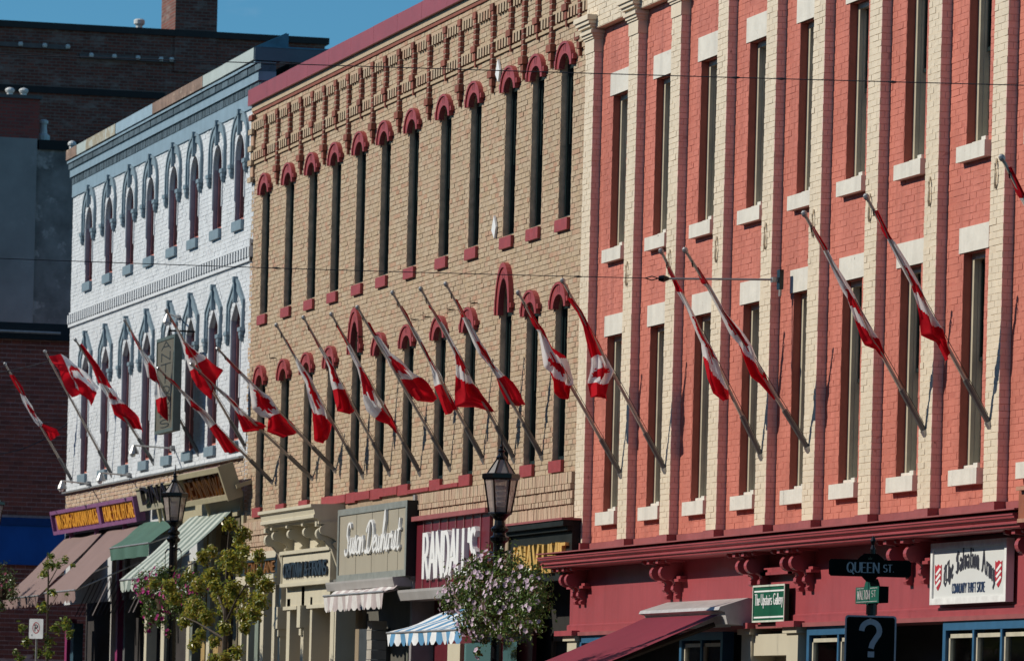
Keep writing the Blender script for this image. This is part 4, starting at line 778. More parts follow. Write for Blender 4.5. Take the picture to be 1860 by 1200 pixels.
text(m, fr, 'CRYTNW & FIRKINS', .28, .14, w - .50, .22, plain('navy raised letter', (.02, .03, .05), .4), wx=.32, wy=.14, serif=.12, depth=.04, each=('raised_letter', crm), track=.05)
m = M()
for px, wd, z1, c in ((507, .10, 4.0, CW), (522, .16, 3.75, CW), (548, .14, 3.95, CW), (564, .10, 3.75, CW), (601, .18, 3.7, CW), (609, .06, 3.6, CW)):
    x = ax(px, 1120, -.02); q_ = M(); q_.box(x, x + wd * 1.6, -.03, .3, 0, z1, c); q_.build('pillar', crm)
for px in (507, 548): x = ax(px, 1120, -.02); m.box(x - .02, x + .24, -.10, .1, 3.25, 3.62, CW); m.box(x + .03, x + .19, -.07, .1, 3.12, 3.25, CW)
m.box(-94.9, -91.4, -.03, .2, 3.62, 3.95, CW); m.box(-95.0, -93.9, -.06, .1, 3.56, 3.62, CW); m.box(-93.1, -91.3, -.06, .1, 3.56, 3.62, CW); m.build('lintel_board', crm)
m = M(); m.box(-96, -91, .45, .5, 0, 3.7, plain('beige door panel', (.27, .215, .15), .6, ns=2, amt=.08)); m.box(-93.0, -92.9, .4, .46, 0, 3.5, CW); m.build('recess_panel', crm)
# small shop between awning and cream front
sm = thing('narrow_shopfront', 'narrow cream shopfront with a dark blue fascia and copper letters behind the street tree', 'shopfront', (-97, 0, 0))
fr = frame3((-98.9, -.03, 4.20), (1, 0, 0), (0, 0, 1)); m = M(); slab(m, fr, 0, 3.35, 0, .28, -.1, 0, plain('dark slate fascia', (.02, .035, .045), .4)); slab(m, fr, 0, 3.4, .28, .40, -.1, .06, CW); slab(m, fr, 0, 3.4, -.16, 0, -.1, .08, CW); slab(m, fr, 0, 3.4, .24, .28, .001, .05, MATS['dark slate fascia']); slab(m, fr, 3.3, 3.42, -.2, .4, -.1, .05, CW); m.build('fascia', sm)
text(m, fr, 'LENT LANE', .55, .045, 2.6, .17, plain('copper letter', (.55, .26, .10), .35, metal=.6), wx=.26, wy=.12, serif=.1, depth=.03, each=('copper_letter', sm), track=.06)
m = M()
for px, wd, c in ((440, .12, CW), (452, .14, CW), (466, .30, plain('sage green column', (.20, .24, .20), .5)), (476, .26, CW), (497, .22, CW)): x = ax(px, 1130, -.02); q_ = M(); q_.box(x, x + wd, -.05, .3, 0, 4.05, c); q_.build('pillar', sm)
m.box(-99, -95.6, .6, .65, 0, 4.05, MATS['beige door panel']); m.build('door_panel', sm)
# grey shopfront below the large sign, maroon one, dark one
gsh = thing('grey_shopfront', 'shaded grey shopfront under the handwritten sign with a metal gutter', 'shopfront', (-88.5, 0, 0))
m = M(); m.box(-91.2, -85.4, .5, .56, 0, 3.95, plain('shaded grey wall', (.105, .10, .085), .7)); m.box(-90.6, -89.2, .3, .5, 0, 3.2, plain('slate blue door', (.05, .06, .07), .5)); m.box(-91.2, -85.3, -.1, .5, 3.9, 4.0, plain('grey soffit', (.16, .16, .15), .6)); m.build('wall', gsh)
m = M(); m.xprism([(.1, 3.93), (-.36, 3.93), (-.36, 3.90), (-.33, 3.79), (.1, 3.79)], ax(592, 1067, -.35), ax(714, 1052, -.35), plain('grey gutter metal', (.36, .345, .335), .45, ns=3, amt=.1)); m.build('gutter', gsh)
m = M()
for k in range(11): m.box(-88.28 + .004 * (k % 2), -87.95, -.1 + .004 * (k % 3), .15, 1.6 + .155 * k, 1.745 + .155 * k, plain('pale block', (.38, .35, .31), .8))
m.build('block_pier', gsh)
m = M(); m.box(-87.6, -86.2, .46, .5, 0, 3.0, DARKW); m.box(-87.7, -87.6, .42, .5, 0, 3.1, plain('grey green frame', (.14, .145, .12), .6)); m.box(-87.7, -86.1, .42, .5, 3.0, 3.1, MATS['grey green frame']); m.box(-86.2, -86.0, .3, .5, 0, 3.1, MATS['grey green frame']); m.build('doorway', gsh)
msh = thing('maroon_shopfront', 'maroon shopfront with a grey gutter under the white raised capitals', 'shopfront', (-83, 0, 0))
m = M(); m.box(-85.4, -79.2, .3, .36, 0, 3.75, plain('deep maroon wood', (.10, .010, .018), .45)); m.box(-85.5, -85.36, -.05, .3, 0, 5.2, plain('grey pilaster strip', (.28, .26, .26), .5)); m.build('wall', msh)
m = M(); m.xprism([(.1, 3.72), (-.30, 3.72), (-.30, 3.68), (-.26, 3.56), (.1, 3.56)], ax(721, 1088, -.3), -79.3, MATS['grey gutter metal']); m.build('gutter', msh)
shp = M(); shp.box(-84.0, -83.2, .2, .3, .4, 2.9, CW); shp.build('door_frame', msh); q = M(); q.box(-83.0, -79.8, .22, .225, .5, 2.9, GLASS); q.build('pane', msh)
dsh = thing('dark_shopfront', 'dark recessed shopfront behind the pink flower basket', 'shopfront', (-77.5, .5, 0))
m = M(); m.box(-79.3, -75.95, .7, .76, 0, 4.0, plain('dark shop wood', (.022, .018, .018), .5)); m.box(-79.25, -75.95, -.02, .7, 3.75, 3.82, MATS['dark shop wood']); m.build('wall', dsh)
m = M()
for x0 in (-78.9, -77.2, -76.4): m.box(x0, x0 + .1, .5, .66, 0, 3.0, plain('umber frame', (.09, .06, .045), .5))
m.box(-78.9, -76.3, .5, .66, 2.9, 3.02, MATS['umber frame']); m.build('window_frame', dsh); q = M(); q.box(-78.8, -76.4, .56, .565, .4, 2.9, GLASS); q.build('pane', dsh)
# white building signs
t, fr, w, h = board('shop_sign', 'purple two panel sign with golden capitals under the white facade', (95.7, 928), (103, 970.7), (246.7, 897), -.12, -.22, .12, plain('mauve sign face', (.20, .075, .16), .5), None)
PF = plain('purple sign frame', (.23, .095, .21), .45); rim(t, fr, w, h, .075, .07, PF); m = M(); slab(m, fr, w * .575, w * .605, .07, h - .07, .001, .07, PF); m.build('divider', t)
GOLDP = plain('golden yellow letter', (.72, .33, .035), .4, ns=12, amt=.15)
text(m, fr, 'WATSONS GUARDIAN DRUGS', .45, .12, w * .575 - .65, .30, GOLDP, wx=.26, wy=.14, serif=.08, depth=.035, each=('gold_letter', t), track=.07); text(m, fr, 'HOME HEALTH CARE', w * .605 + .2, .12, w * .395 - .45, .30, GOLDP, wx=.26, wy=.14, serif=.08, depth=.035, each=('gold_letter', t), track=.07)
for u in (.14, .45, .78): m = M(); slab(m, fr, w * u, w * u + .1, -.4, 0, -.1, -.02, PF); m.build('sign_leg', t)
TANF = plain('tan sign frame', (.38, .335, .22), .5, ns=3, amt=.08)
t, fr, w, h = board('shop_sign', 'tan framed sign tilted forward with bronze letters on pink', (328.5, 860.5), (343.5, 917.5), (408, 841), -.20, -.40, .10, plain('pink bronze face', (.30, .145, .13), .5, ns=8, amt=.2), None)
rim(t, fr, w, h, .09, .13, TANF); BRZ = plain('bronze letter', (.22, .10, .03), .3, metal=.7, ns=14, amt=.3); text(m, fr, 'DENNINWA', .30, .13, w - .58, h - .28, BRZ, wx=.26, wy=.14, serif=.1, depth=.07, each=('bronze_letter', t), track=.06)
m = M(); slab(m, fr, w, w + .06, -.02, h + .02, -.15, .14, TANF); m.build('end_board', t); m = M(); slab(m, fr, w * .28, w * .30, -.35, -.002, -.08, -.02, TANF); m.build('prop', t); m = M(); slab(m, fr, w + .1, w + .2, .15, .22, -.5, -.05, TANF); m.build('brace', t)
t, fr, w, h = board('shop_sign', 'beige sign tilted forward with glossy black letters behind the lamp', (246, 887.5), (259, 928), (330, 868), -.16, -.26, .06, plain('beige sign face', (.36, .33, .25), .5), None)
text(m, fr, 'DINA', .75, .14, 2.6, .29, plain('gloss black letter', (.008, .008, .01), .12, spec=.8), wx=.32, wy=.2, serif=.1, depth=.07, each=('black_letter', t), track=.08); m = M(); slab(m, fr, -.0, w, h - .03, h, .001, .03, TANF); slab(m, fr, w * .35, w * .38, -.5, 0, -.06, -.01, TANF); slab(m, fr, w * .46, w * .47, -.5, 0, -.06, -.01, TANF); m.build('trim', t)
# ANTIQUES blade board
x0, z1 = at(286, 617, -.5); x1, z0 = at(316, 781, -.5); yb = -.5
fr = frame3((x0, yb, z0), (1, 0, 0), (0, 0, 1)); w, h = at(322, 615, yb)[0] - x0 - .18, z1 - z0
t = thing('shop_sign', 'tall narrow tan board reading ANTIQUES down its length', 'sign', (x0, yb, z0)); m = M(); slab(m, fr, 0, w, 0, h, -.12, 0, plain('khaki board', (.115, .105, .078), .6, ns=3, amt=.08)); m.build('board', t)
rim(t, fr, w, h, .06, .015, plain('green grey edge', (.085, .11, .10), .5)); m = M(); slab(m, fr, w, w + .012, 0, h, -.13, .015, MATS['green grey edge']); m.build('side', t); m = M()
for k, c in enumerate('ANTIQUES'): cw = .62 if c != 'I' else .16; text(m, fr, c, w * .5 - cw * w * .42 - .03, h - .23 - k * (h - .12) / 8, cw * w * .9, .14, plain('black paint', (.008, .008, .008), .5), wx=.50, wy=.12, serif=.16, depth=.004)
m.build('lettering', t); m = M(); m.tube([(x0 + w * .5, -.45, z1 + .12), (x0 + w * .5, .08, z1 + .12)], .02, BLACKM, 6); m.tube([(x0 + w * .5, -.45, z1), (x0 + w * .5, -.45, z1 + .13)], .015, BLACKM, 6); m.build('bracket', t)
# spot lamps on arms
def spot(label, px0, py0, px1, py1, out):
    xa, za = at(px1, py1, .05); xb, zb = at(px0, py0, -out); t = thing('spot_lamp', label, 'wall lamp', (xa, .05, za), 'spot lamps over the shop signs')
    m = M(); m.tube([(xa, .06, za), (xb, -out, za - .02)], .018, METALG, 6); m.lathe([(.06, -.05), (.06, .05)], (xa, .03, za), METALG, 8); m.build('arm', t)
    m = M(); m.lathe([(.03, .06), (.05, .02), (.09, -.06), (.10, -.10)], (xb, -out, za - .08), METALG, 10); m.build('shade', t); m = M(); m.lathe([(.02, -.08), (.06, -.12), (.03, -.16)], (xb, -out - .02, za - .08), plain('lamp glass', (.75, .75, .75), .1), 8); m.build('bulb', t)
spot('spot lamp on a long arm at the far corner of the white facade', 113, 886, 163, 878, .75); spot('spot lamp over the middle of the purple sign', 183, 872, 237, 863, .75); spot('spot lamp beside the window sills above the beige sign', 243, 826, 316, 814, .9); spot('spot lamp above the ANTIQUES board', 304, 592, 326, 577, .4)

# ================================================================== AWNINGS
def awning(label, tl, tr, y0, out, drop, val, ma, mb, sw, zig=.05, sag=.02, nm='awning', arms=True, lip=None):
    x0, z0 = at(*tl, y0); x1, z1 = at(*tr, y0); z = (z0 + z1) / 2; t = thing(nm, label, 'awning', (x0, y0, z)); n = max(2, int((x1 - x0) / sw)); n += n % 2; m = M(); K = 8
    P = lambda u, k: (x0 + (x1 - x0) * u, y0 - out * k / K, z - drop * k / K - sag * math.sin(math.pi * k / K) + .012 * math.sin(u * 9 + k))
    for i in range(n):
        mm = ma if i % 2 == 0 else mb
        for k in range(K): m.quad(P(i / n, k), P((i + 1) / n, k), P((i + 1) / n, k + 1), P(i / n, k + 1), mm)
    m.build('fabric', t); m = M(); yb, zb = y0 - out, z - drop
    for i in range(n):
        mm = ma if i % 2 == 0 else mb
        for q in range(3):
            a = x0 + (x1 - x0) * (i + q / 3) / n; b = x0 + (x1 - x0) * (i + (q + 1) / 3) / n; da, db = (val - zig * math.sin(math.pi * q / 3) * -1, val - zig * math.sin(math.pi * (q + 1) / 3) * -1)
            ya, ybb = yb - .03 * math.sin(a * 5), yb - .03 * math.sin(b * 5); m.quad((a, yb, zb), (b, yb, zb), (b, ybb, zb - db), (a, ya, zb - da), lip or mm)
    m.build('valance', t); m = M(); m.tube([(x0, yb, zb), (x1, yb, zb)], .018, METALG, 6)
    if arms:
        for x in (x0 + .06, x1 - .06): m.tube([(x, y0 + .02, z - drop * .55), (x, yb, zb - .01)], .016, METALG, 6)
    m.build('frame_bar', t); return t
MAUVE = plain('faded mauve canvas', (.215, .145, .135), .8, ns=1.5, amt=.08); GRN = plain('green canvas', (.055, .125, .095), .75, ns=2, amt=.12); GW = plain('pale green white canvas', (.43, .47, .43), .8); GG = plain('grey green canvas', (.17, .215, .195), .8); LG = plain('light grey canvas', (.60, .58, .57), .8); PG = plain('pink grey canvas', (.42, .36, .36), .8); BW = plain('white canvas', (.70, .72, .74), .8); BB = plain('blue canvas', (.10, .27, .46), .8); BU = plain('maroon canvas', (.19, .018, .036), .75, ns=1.2, amt=.1)
awning('farther of the two faded mauve awnings below the purple sign', (116, 981), (184, 967), -.06, 1.25, 1.28, .16, MAUVE, MAUVE, .3, zig=.07)
awning('nearer of the two faded mauve awnings, next to the green one', (196, 965), (255, 953), -.06, 1.25, 1.28, .18, MAUVE, MAUVE, .3, zig=.07)
awning('dark green awning between the mauve and the striped awnings', (258, 951), (331, 938), -.06, .62, .50, .24, GRN, GRN, .35, zig=.0)
awning('long steep awning striped pale green and white behind the black lamp', (345, 941), (421, 926), -.06, 1.28, 1.2, .17, GW, GG, .30, zig=.06)
awning('small rolled up awning striped white and pink grey under the gutter', (612, 1074), (722, 1060), -.30, .22, .10, .22, LG, PG, .26, zig=.05)
awning('sloping awning striped blue and white over the maroon shopfront', (812, 1120), (952, 1088), -.05, .92, .36, .14, BW, BB, .30, zig=.07)
xl, zl = at(1168, 1113, -.45); xr, _ = at(1303, 1113, -.45)
t = thing('awning', 'large maroon awning rolled out of a grey cassette on the maroon fascia', 'awning', (xl, -.1, 3.1)); m = M(); K = 10
for i in range(12):
    for k in range(K):
        P = lambda u, kk: (xl + (xr - xl) * u, -.42 - 2.3 * kk / K, 3.10 - .98 * kk / K - .03 * math.sin(math.pi * kk / K)); m.quad(P(i / 12, k), P((i + 1) / 12, k), P((i + 1) / 12, k + 1), P(i / 12, k + 1), BU)
m.build('fabric', t); m = M(); xk0, xk1 = xl - .1, xr + .15; m.xprism([(-.03, 3.30), (-.10, 3.31), (-.46, 3.19), (-.48, 3.15), (-.40, 3.13), (-.36, 2.98), (-.03, 2.96)], xk0, xk1, plain('grey cassette', (.46, .44, .43), .4)); m.build('cassette', t)
m = M(); m.tube([(xr - .3, -.4, 2.98), (xr - .2, -1.5, 2.55), (xr - .25, -2.7, 2.08)], .035, DARKW, 6); m.tube([(xl + .3, -.4, 2.98), (xl + .3, -2.7, 2.08)], .03, DARKW, 6); m.tube([(xl, -2.72, 2.1), (xr, -2.72, 2.1)], .03, METALG, 6); m.build('arm', t)
# posts and doors in the dark under the white building's awnings
und = thing('shaded_shopfront', 'dark shopfronts with magenta and cream posts under the awnings of the white facade', 'shopfront', (-110, .5, 0))
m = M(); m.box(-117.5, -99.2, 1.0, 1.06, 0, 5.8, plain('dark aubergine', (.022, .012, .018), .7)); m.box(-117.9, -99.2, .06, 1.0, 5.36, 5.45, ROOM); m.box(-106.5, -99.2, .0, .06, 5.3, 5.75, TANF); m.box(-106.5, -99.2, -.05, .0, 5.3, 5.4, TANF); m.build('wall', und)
MAG = plain('magenta paint', (.22, .022, .10), .5); OCH = plain('ochre paint', (.38, .26, .10), .5); m = M()
for px, py, wd, z1, c in ((202, 1060, .1, 5.2, plain('pale post', (.40, .38, .36), .5)), (211, 1100, .22, 4.9, MAG), (225, 1100, .2, 5.2, plain('grey post', (.10, .10, .10), .6)), (262, 1150, .25, 4.6, CW), (292, 1150, .35, 4.4, CW), (338, 1160, .3, 4.6, CW), (345, 1160, .2, 4.6, plain('grey green post', (.20, .22, .19), .5)), (368, 1050, .35, 5.3, OCH), (376, 1100, .3, 5.3, CW), (390, 1050, .5, 5.3, OCH), (398, 1100, .9, 5.0, plain('brown post', (.13, .08, .04), .6)), (425, 1060, .5, 5.3, plain('olive post', (.13, .11, .07), .6)), (433, 1060, .3, 5.3, TANF), (128, 1170, .35, 3.6, plain('teal pillar', (.03, .075, .11), .5)), (118, 1150, .25, 3.7, MAG)):
    x = ax(px, py, 0); q_ = M(); q_.box(x, x + wd, 0, .2, 0, z1, c); q_.build('post', und)
m = M()
for k in range(14): m.add([(-114.6 + k * .5, .4, 5.2), (-114.45 + k * .5, .4, 5.2), (-114.3 + k * .5, -.3, 3.7), (-114.42 + k * .5, -.3, 3.7)], [(0, 1, 2, 3)], plain('dim striped canvas', (.10, .085, .09), .8))
m.build('side_curtain', und)

# ================================================================== FLAGPOLES AND FLAGS
Z = {1: (0, 600, 4.285), 2: (200, 540, 4.0), 3: (340, 620, 4.444), 4: (490, 550, 4.136), 5: (640, 510, 4.139), 6: (800, 490, 3.872), 7: (1180, 430, 3.0), 8: (1440, 260, 2.2214), 9: (0, 400, 3.0), 0: (0, 0, 1.0)}
POLES = [  # tip, foot, where, flag description, zoom, rows (left x,y, right x,y, cloth position left, right)
 ((1574, 358), (1797, 770), 'at the pilaster above the white thrift store sign', 'wrapped flag with a long loose red end left of the white sign pilaster', 8, [(325,275,345,270,0,0),(370,375,400,385,.23,.23),(385,400,410,395,.27,.27),(430,490,460,480,.4,.4),(470,570,515,580,.47,.47),(495,640,540,640,.78,.5),(515,710,575,710,.88,.6),(527,772,605,760,.97,.76),(580,800,625,800,.97,.9),(620,880,630,830,1,1)]),
 ((1462, 390), (1680, 785), 'on the pilaster above the QUEEN ST. plate', 'tightly wound flag with a drooping red tip above the QUEEN ST. plate', 8, [(70,335,85,335,0,0),(115,425,140,420,.24,.24),(145,480,165,475,.3,.3),(200,600,235,590,.42,.42),(215,625,260,640,.5,.48),(245,710,295,700,.8,.5),(275,780,330,770,.9,.62),(295,812,350,800,.97,.8),(335,830,370,850,.97,.9),(375,890,380,870,1,1)]),
 ((1245, 455), (1468, 815), 'on the pilaster right of the cable bracket', 'wound flag crossing under the span cable, nearer of the close pair', 7, [(250,165,265,165,0,0),(285,250,320,255,.24,.24),(310,275,330,265,.28,.28),(385,420,415,410,.44,.44),(440,530,500,510,.55,.5),(480,580,560,600,.74,.55),(500,660,590,660,.85,.6),(545,765,615,725,.95,.7),(600,800,640,780,.95,.85),(680,890,683,875,1,1)]),
 ((1202, 458), (1383, 828), 'on the pilaster just left of the cable bracket', 'mostly white wound flag passing the turnbuckle, farther of the close pair', 7, [(90,165,105,160,0,0),(140,280,185,300,.2,.2),(150,300,190,320,.26,.26),(200,390,240,410,.38,.38),(250,510,290,520,.47,.47),(285,580,340,620,.55,.5),(290,650,370,680,.76,.55),(310,770,400,760,.88,.62),(345,855,425,830,.98,.7),(400,895,432,880,1,1)]),
 ((1025, 515), (1208, 853), 'on the third pink pilaster from the tan wall', 'flag in a wide hanging red fold over the edge of the pink wall', 6, [(895,200,930,200,0,0),(960,300,1000,290,.05,.05),(1000,400,1050,390,.1,.1),(1030,530,1110,500,.17,.17),(1050,615,1145,585,.25,.24),(1050,680,1190,640,.35,.32),(1045,770,1215,710,.6,.55),(1050,800,1175,790,.76,.72),(1060,890,1170,860,.95,.9),(1110,890,1175,920,1,1)]),
 ((948, 543), (1128, 862), 'on the second pink pilaster from the tan wall', 'crumpled flag with puffed white middle in front of the last tan window', 6, [(600,265,620,255,0,0),(650,380,690,370,.1,.1),(690,440,730,420,.35,.12),(715,570,790,545,.5,.15),(735,680,865,610,.6,.2),(760,710,900,680,.76,.4),(780,790,930,760,.88,.55),(795,870,925,810,.98,.7),(840,900,910,820,1,.85),(895,910,905,900,1,1)]),
 ((812.6, 520.6), (984.7, 830), 'beside the last tan window on the right', 'slim flag with a folded red end beside the right tall pointed hood', 6, [(95,210,115,205,0,0),(150,330,180,325,.24,.24),(165,360,200,355,.3,.3),(230,510,290,510,.42,.42),(270,590,325,560,.5,.5),(345,680,370,655,.6,.6),(385,755,450,735,.74,.74),(410,820,500,790,.82,.82),(470,940,560,880,.95,.95),(545,955,598,945,1,1)]),
 ((768, 531), (934, 834), 'behind the tip of the nearer street lamp', 'flag opening into a broad red triangle above the nearer lamp', 5, [(570,185,590,180,0,0),(640,300,665,295,.24,.24),(670,360,695,340,.3,.3),(730,480,770,480,.4,.4),(760,550,810,555,.47,.47),(770,630,870,660,.62,.5),(775,710,890,720,.76,.6),(780,820,910,790,.88,.77),(785,940,960,830,1,.85),(910,940,1040,920,1,.95),(1000,970,1082,995,1,1)]),
 ((718.5, 541), (878, 835), 'just left of the nearer street lamp', 'narrow wound flag touching the broad red one left of the nearer lamp', 5, [(350,190,372,185,0,0),(390,260,415,250,.05,.05),(430,340,455,340,.24,.24),(470,420,500,410,.36,.36),(515,500,545,490,.45,.45),(575,615,600,600,.57,.57),(605,700,660,690,.66,.66),(620,790,690,770,.75,.75),(660,900,750,880,.88,.88),(705,1010,785,965,1,1)]),
 ((653, 564), (818, 850), 'above the white raised capitals', 'flag spread to show half its leaf, red end crumpled, above the maroon sign', 5, [(110,310,130,310,0,0),(150,395,180,400,.23,.23),(180,450,220,440,.3,.3),(250,570,290,545,.4,.4),(270,640,370,600,.45,.48),(300,690,450,680,.6,.6),(370,740,510,725,.75,.74),(430,830,570,780,.85,.83),(490,895,610,810,.93,.9),(600,915,640,880,1,1)]),
 ((605, 575.7), (763, 858.5), 'over the corner between the beige and maroon signs', 'pointed flag with a large leaf patch beside the left tall pointed hood', 4, [(495,160,510,155,0,0),(550,265,575,260,.15,.15),(580,325,605,315,.26,.26),(610,400,645,390,.35,.33),(655,490,690,470,.42,.4),(685,630,760,590,.52,.5),(700,730,810,680,.62,.6),(735,810,850,740,.7,.72),(815,875,870,760,.76,.77),(890,910,920,850,.9,.88),(970,1000,975,985,1,1)]),
 ((553.5, 580), (708, 858.5), 'above the right half of the beige sign', 'flag ending in a short dark red bag above the beige sign', 4, [(275,175,290,170,0,0),(330,270,350,265,.12,.12),(365,335,385,325,.25,.25),(405,405,435,405,.4,.4),(445,490,490,490,.48,.48),(465,600,530,590,.6,.5),(478,650,560,640,.76,.74),(490,760,610,700,.88,.84),(500,820,640,780,.96,.94),(600,838,645,800,1,1)]),
 ((505, 595), (660, 864), 'above the left half of the beige sign', 'flag hanging as a long straight red panel over the cream shop cornice', 4, [(110,275,125,270,0,0),(155,360,180,370,.2,.2),(175,385,195,395,.27,.27),(215,500,260,490,.4,.4),(255,570,310,560,.45,.45),(275,610,340,650,.5,.5),(285,700,365,700,.62,.5),(300,790,420,800,.75,.55),(310,850,440,870,.82,.77),(330,1000,465,910,.95,.85),(335,1035,460,970,1,.9),(400,1052,440,1010,1,1)]),
 ((398, 636), (609.6, 855), 'low slung over the right end of the cream cornice', 'low flag with bunched white middle and red bag near the white wall edge', 3, [(305,145,325,130,0,0),(400,240,430,235,.2,.2),(425,265,450,255,.26,.26),(490,340,530,330,.36,.36),(510,400,600,400,.42,.42),(535,540,660,450,.5,.5),(600,600,740,560,.65,.6),(650,620,755,575,.77,.76),(645,735,830,640,.88,.86),(770,780,900,730,1,1)]),
 ((351, 664), (567.7, 869), 'low slung over the middle of the cream cornice', 'low flag with a hanging red triangle crossing the tan wall edge', 3, [(100,260,115,240,0,0),(190,345,215,330,.2,.2),(225,370,240,360,.26,.26),(290,430,330,430,.4,.4),(340,490,390,490,.5,.5),(375,540,440,545,.74,.6),(420,650,500,600,.9,.66),(458,735,560,655,1,.75),(555,718,600,660,1,.85),(605,710,640,680,1,1)]),
 ((289, 670), (495, 876), 'low slung across the tan sign with bronze letters', 'long low dim flag in front of the ANTIQUES board ending red above the bronze sign', 2, [(380,555,395,560,0,0),(440,620,460,600,.12,.12),(490,665,510,660,.24,.24),(550,735,590,735,.38,.38),(580,790,640,780,.5,.5),(650,845,700,830,.62,.62),(720,940,760,905,.74,.74),(770,1020,840,985,.85,.85),(839,1130,947,1120,1,1)]),
 ((300, 560), (446, 812), 'at the right end of the white facade', 'bright flag puffed open at its red end right of the ANTIQUES board', 2, [(410,110,425,110,0,0),(455,195,478,200,.2,.2),(480,235,490,220,.27,.27),(510,310,540,310,.4,.35),(535,400,610,370,.5,.45),(565,470,660,415,.6,.6),(580,520,690,425,.74,.74),(590,580,740,460,.8,.8),(625,650,790,500,.88,.85),(680,700,820,530,.95,.93),(735,745,745,635,1,1)]),
 ((228, 583), (360, 823), 'left of the ANTIQUES board', 'flag twisted in the middle with a small red end over the ANTIQUES board', 2, [(140,235,155,235,0,0),(190,340,215,335,.15,.15),(210,380,225,375,.25,.25),(240,460,275,430,.35,.35),(250,500,340,520,.4,.55),(265,580,350,560,.4,.6),(330,620,370,620,.6,.65),(325,700,390,690,.62,.7),(335,750,410,725,.78,.76),(345,830,420,800,.9,.9),(395,880,420,900,1,1)]),
 ((137, 617), (279, 840), 'second window bay from the far corner of the white facade', 'flag streaming in three even bands over the far white windows', 9, [(430,680,445,670,0,0),(500,800,540,790,.1,.1),(530,880,590,870,.2,.2),(545,900,610,915,.3,.24),(575,950,640,960,.45,.5),(600,1000,680,995,.75,.74),(625,1060,720,1040,.85,.85),(690,1100,760,1080,.95,.95),(720,1130,785,1150,1,1)]),
 ((80, 635), (203, 862), 'first window bay of the white facade', 'widely spread flag blown towards the white wall, its red hoist panel flat', 1, [(385,195,552,525,0,0),(470,183,622,492,.25,.24),(553,236,578,462,.35,1.1),(625,292,600,470,.42,1.1),(690,350,650,505,.45,1.1),(735,400,690,560,.5,1.1),(768,440,712,585,.55,1.15)]),
 ((10, 662), (131, 873), 'at the far corner of the white building', 'farthest flag, in front of the plum brick wall', 1, [(75,345,105,345,0,0),(130,455,175,440,.2,.2),(155,490,205,520,.25,.25),(180,560,250,590,.45,.4),(230,650,275,640,.6,.55),(265,710,320,700,.7,.7),(325,765,335,730,.77,.76),(355,820,440,770,.9,.85),(385,860,465,810,1,1)]),
]
# one more pole on the next pilaster, of which the frame shows only the top
LEAF = [(0, 1), (.17, .66), (.33, .74), (.27, .28), (.52, .52), (.58, .38), (.88, .44), (.78, .17), (.92, .06), (.45, -.33), (.5, -.5), (.05, -.43), (.06, -.85)]
LEAF = LEAF + [(-a, b) for a, b in LEAF[::-1]]
def in_leaf(px, py):
    x, y = px, py; inside = np.zeros(x.shape, bool); n = len(LEAF)
    for i in range(n):
        x0, y0 = LEAF[i]; x1, y1 = LEAF[(i + 1) % n]
        if y0 == y1: continue
        c = ((y0 > y) != (y1 > y)) & (x < (x1 - x0) * (y - y0) / (y1 - y0) + x0); inside ^= c
    return inside
def flag(idx, rows, label):
    NR, NC = 90, 22; rows = np.array(rows); n = len(rows); seg = np.linspace(0, n - 1, NR); k = np.clip(seg.astype(int), 0, n - 2); f = seg - k; f = f + .35 * (f * f * (3 - 2 * f) - f)
    I = rows[k] * (1 - f)[:, None] + rows[k + 1] * f[:, None]
    v = np.linspace(0, 1, NC); yl, zl, yr, zr, ul, ur, x = I.T
    Y = yl[:, None] * (1 - v) + yr[:, None] * v; Zz = zl[:, None] * (1 - v) + zr[:, None] * v; U = ul[:, None] * (1 - v) + ur[:, None] * v
    wd = np.hypot(yr - yl, zr - zl)[:, None]; t = np.linspace(0, 1, NR)[:, None]; r0 = random.random() * 6; r1 = random.uniform(1.2, 2.0)
    fold = np.sin(6.283 * (r1 * v[None] + .35 * t * 3) + r0) * .06 + np.sin(6.283 * (2.7 * v[None] - 1.1 * t) + r0 * 2) * .028 + np.sin(23 * t + 5 * v[None] + r0) * .012
    env = np.minimum(1, wd / .28); back = .05 * np.sin(np.pi * v)[None] * np.minimum(1, wd / .15)
    X = x[:, None] + fold * env + back
    Y = Y + .012 * np.sin(17 * t + 9 * v[None] + r0) * env; Zz = Zz + .012 * np.sin(14 * t - 8 * v[None] + r0) * env
    V = np.stack([X, Y, Zz], -1).reshape(-1, 3); i, j = np.meshgrid(np.arange(NR - 1), np.arange(NC - 1), indexing='ij'); a = (i * NC + j).ravel(); Fq = np.stack([a, a + 1, a + NC + 1, a + NC], 1)
    Uc = (U[:-1, :-1] + U[1:, 1:]) / 2; Vc = np.broadcast_to((v[:-1] + v[1:]) / 2, Uc.shape); white = (Uc > .25) & (Uc < .75) & ~in_leaf((Vc - .5) / .40, (Uc - .5) / .19)
    me = np_mesh('flag', V, Fq, [RFLAG, WFLAG], white.ravel().astype(int), True)
    return tag(link('flag', me), label, 'flag', 'red and white maple leaf flags')
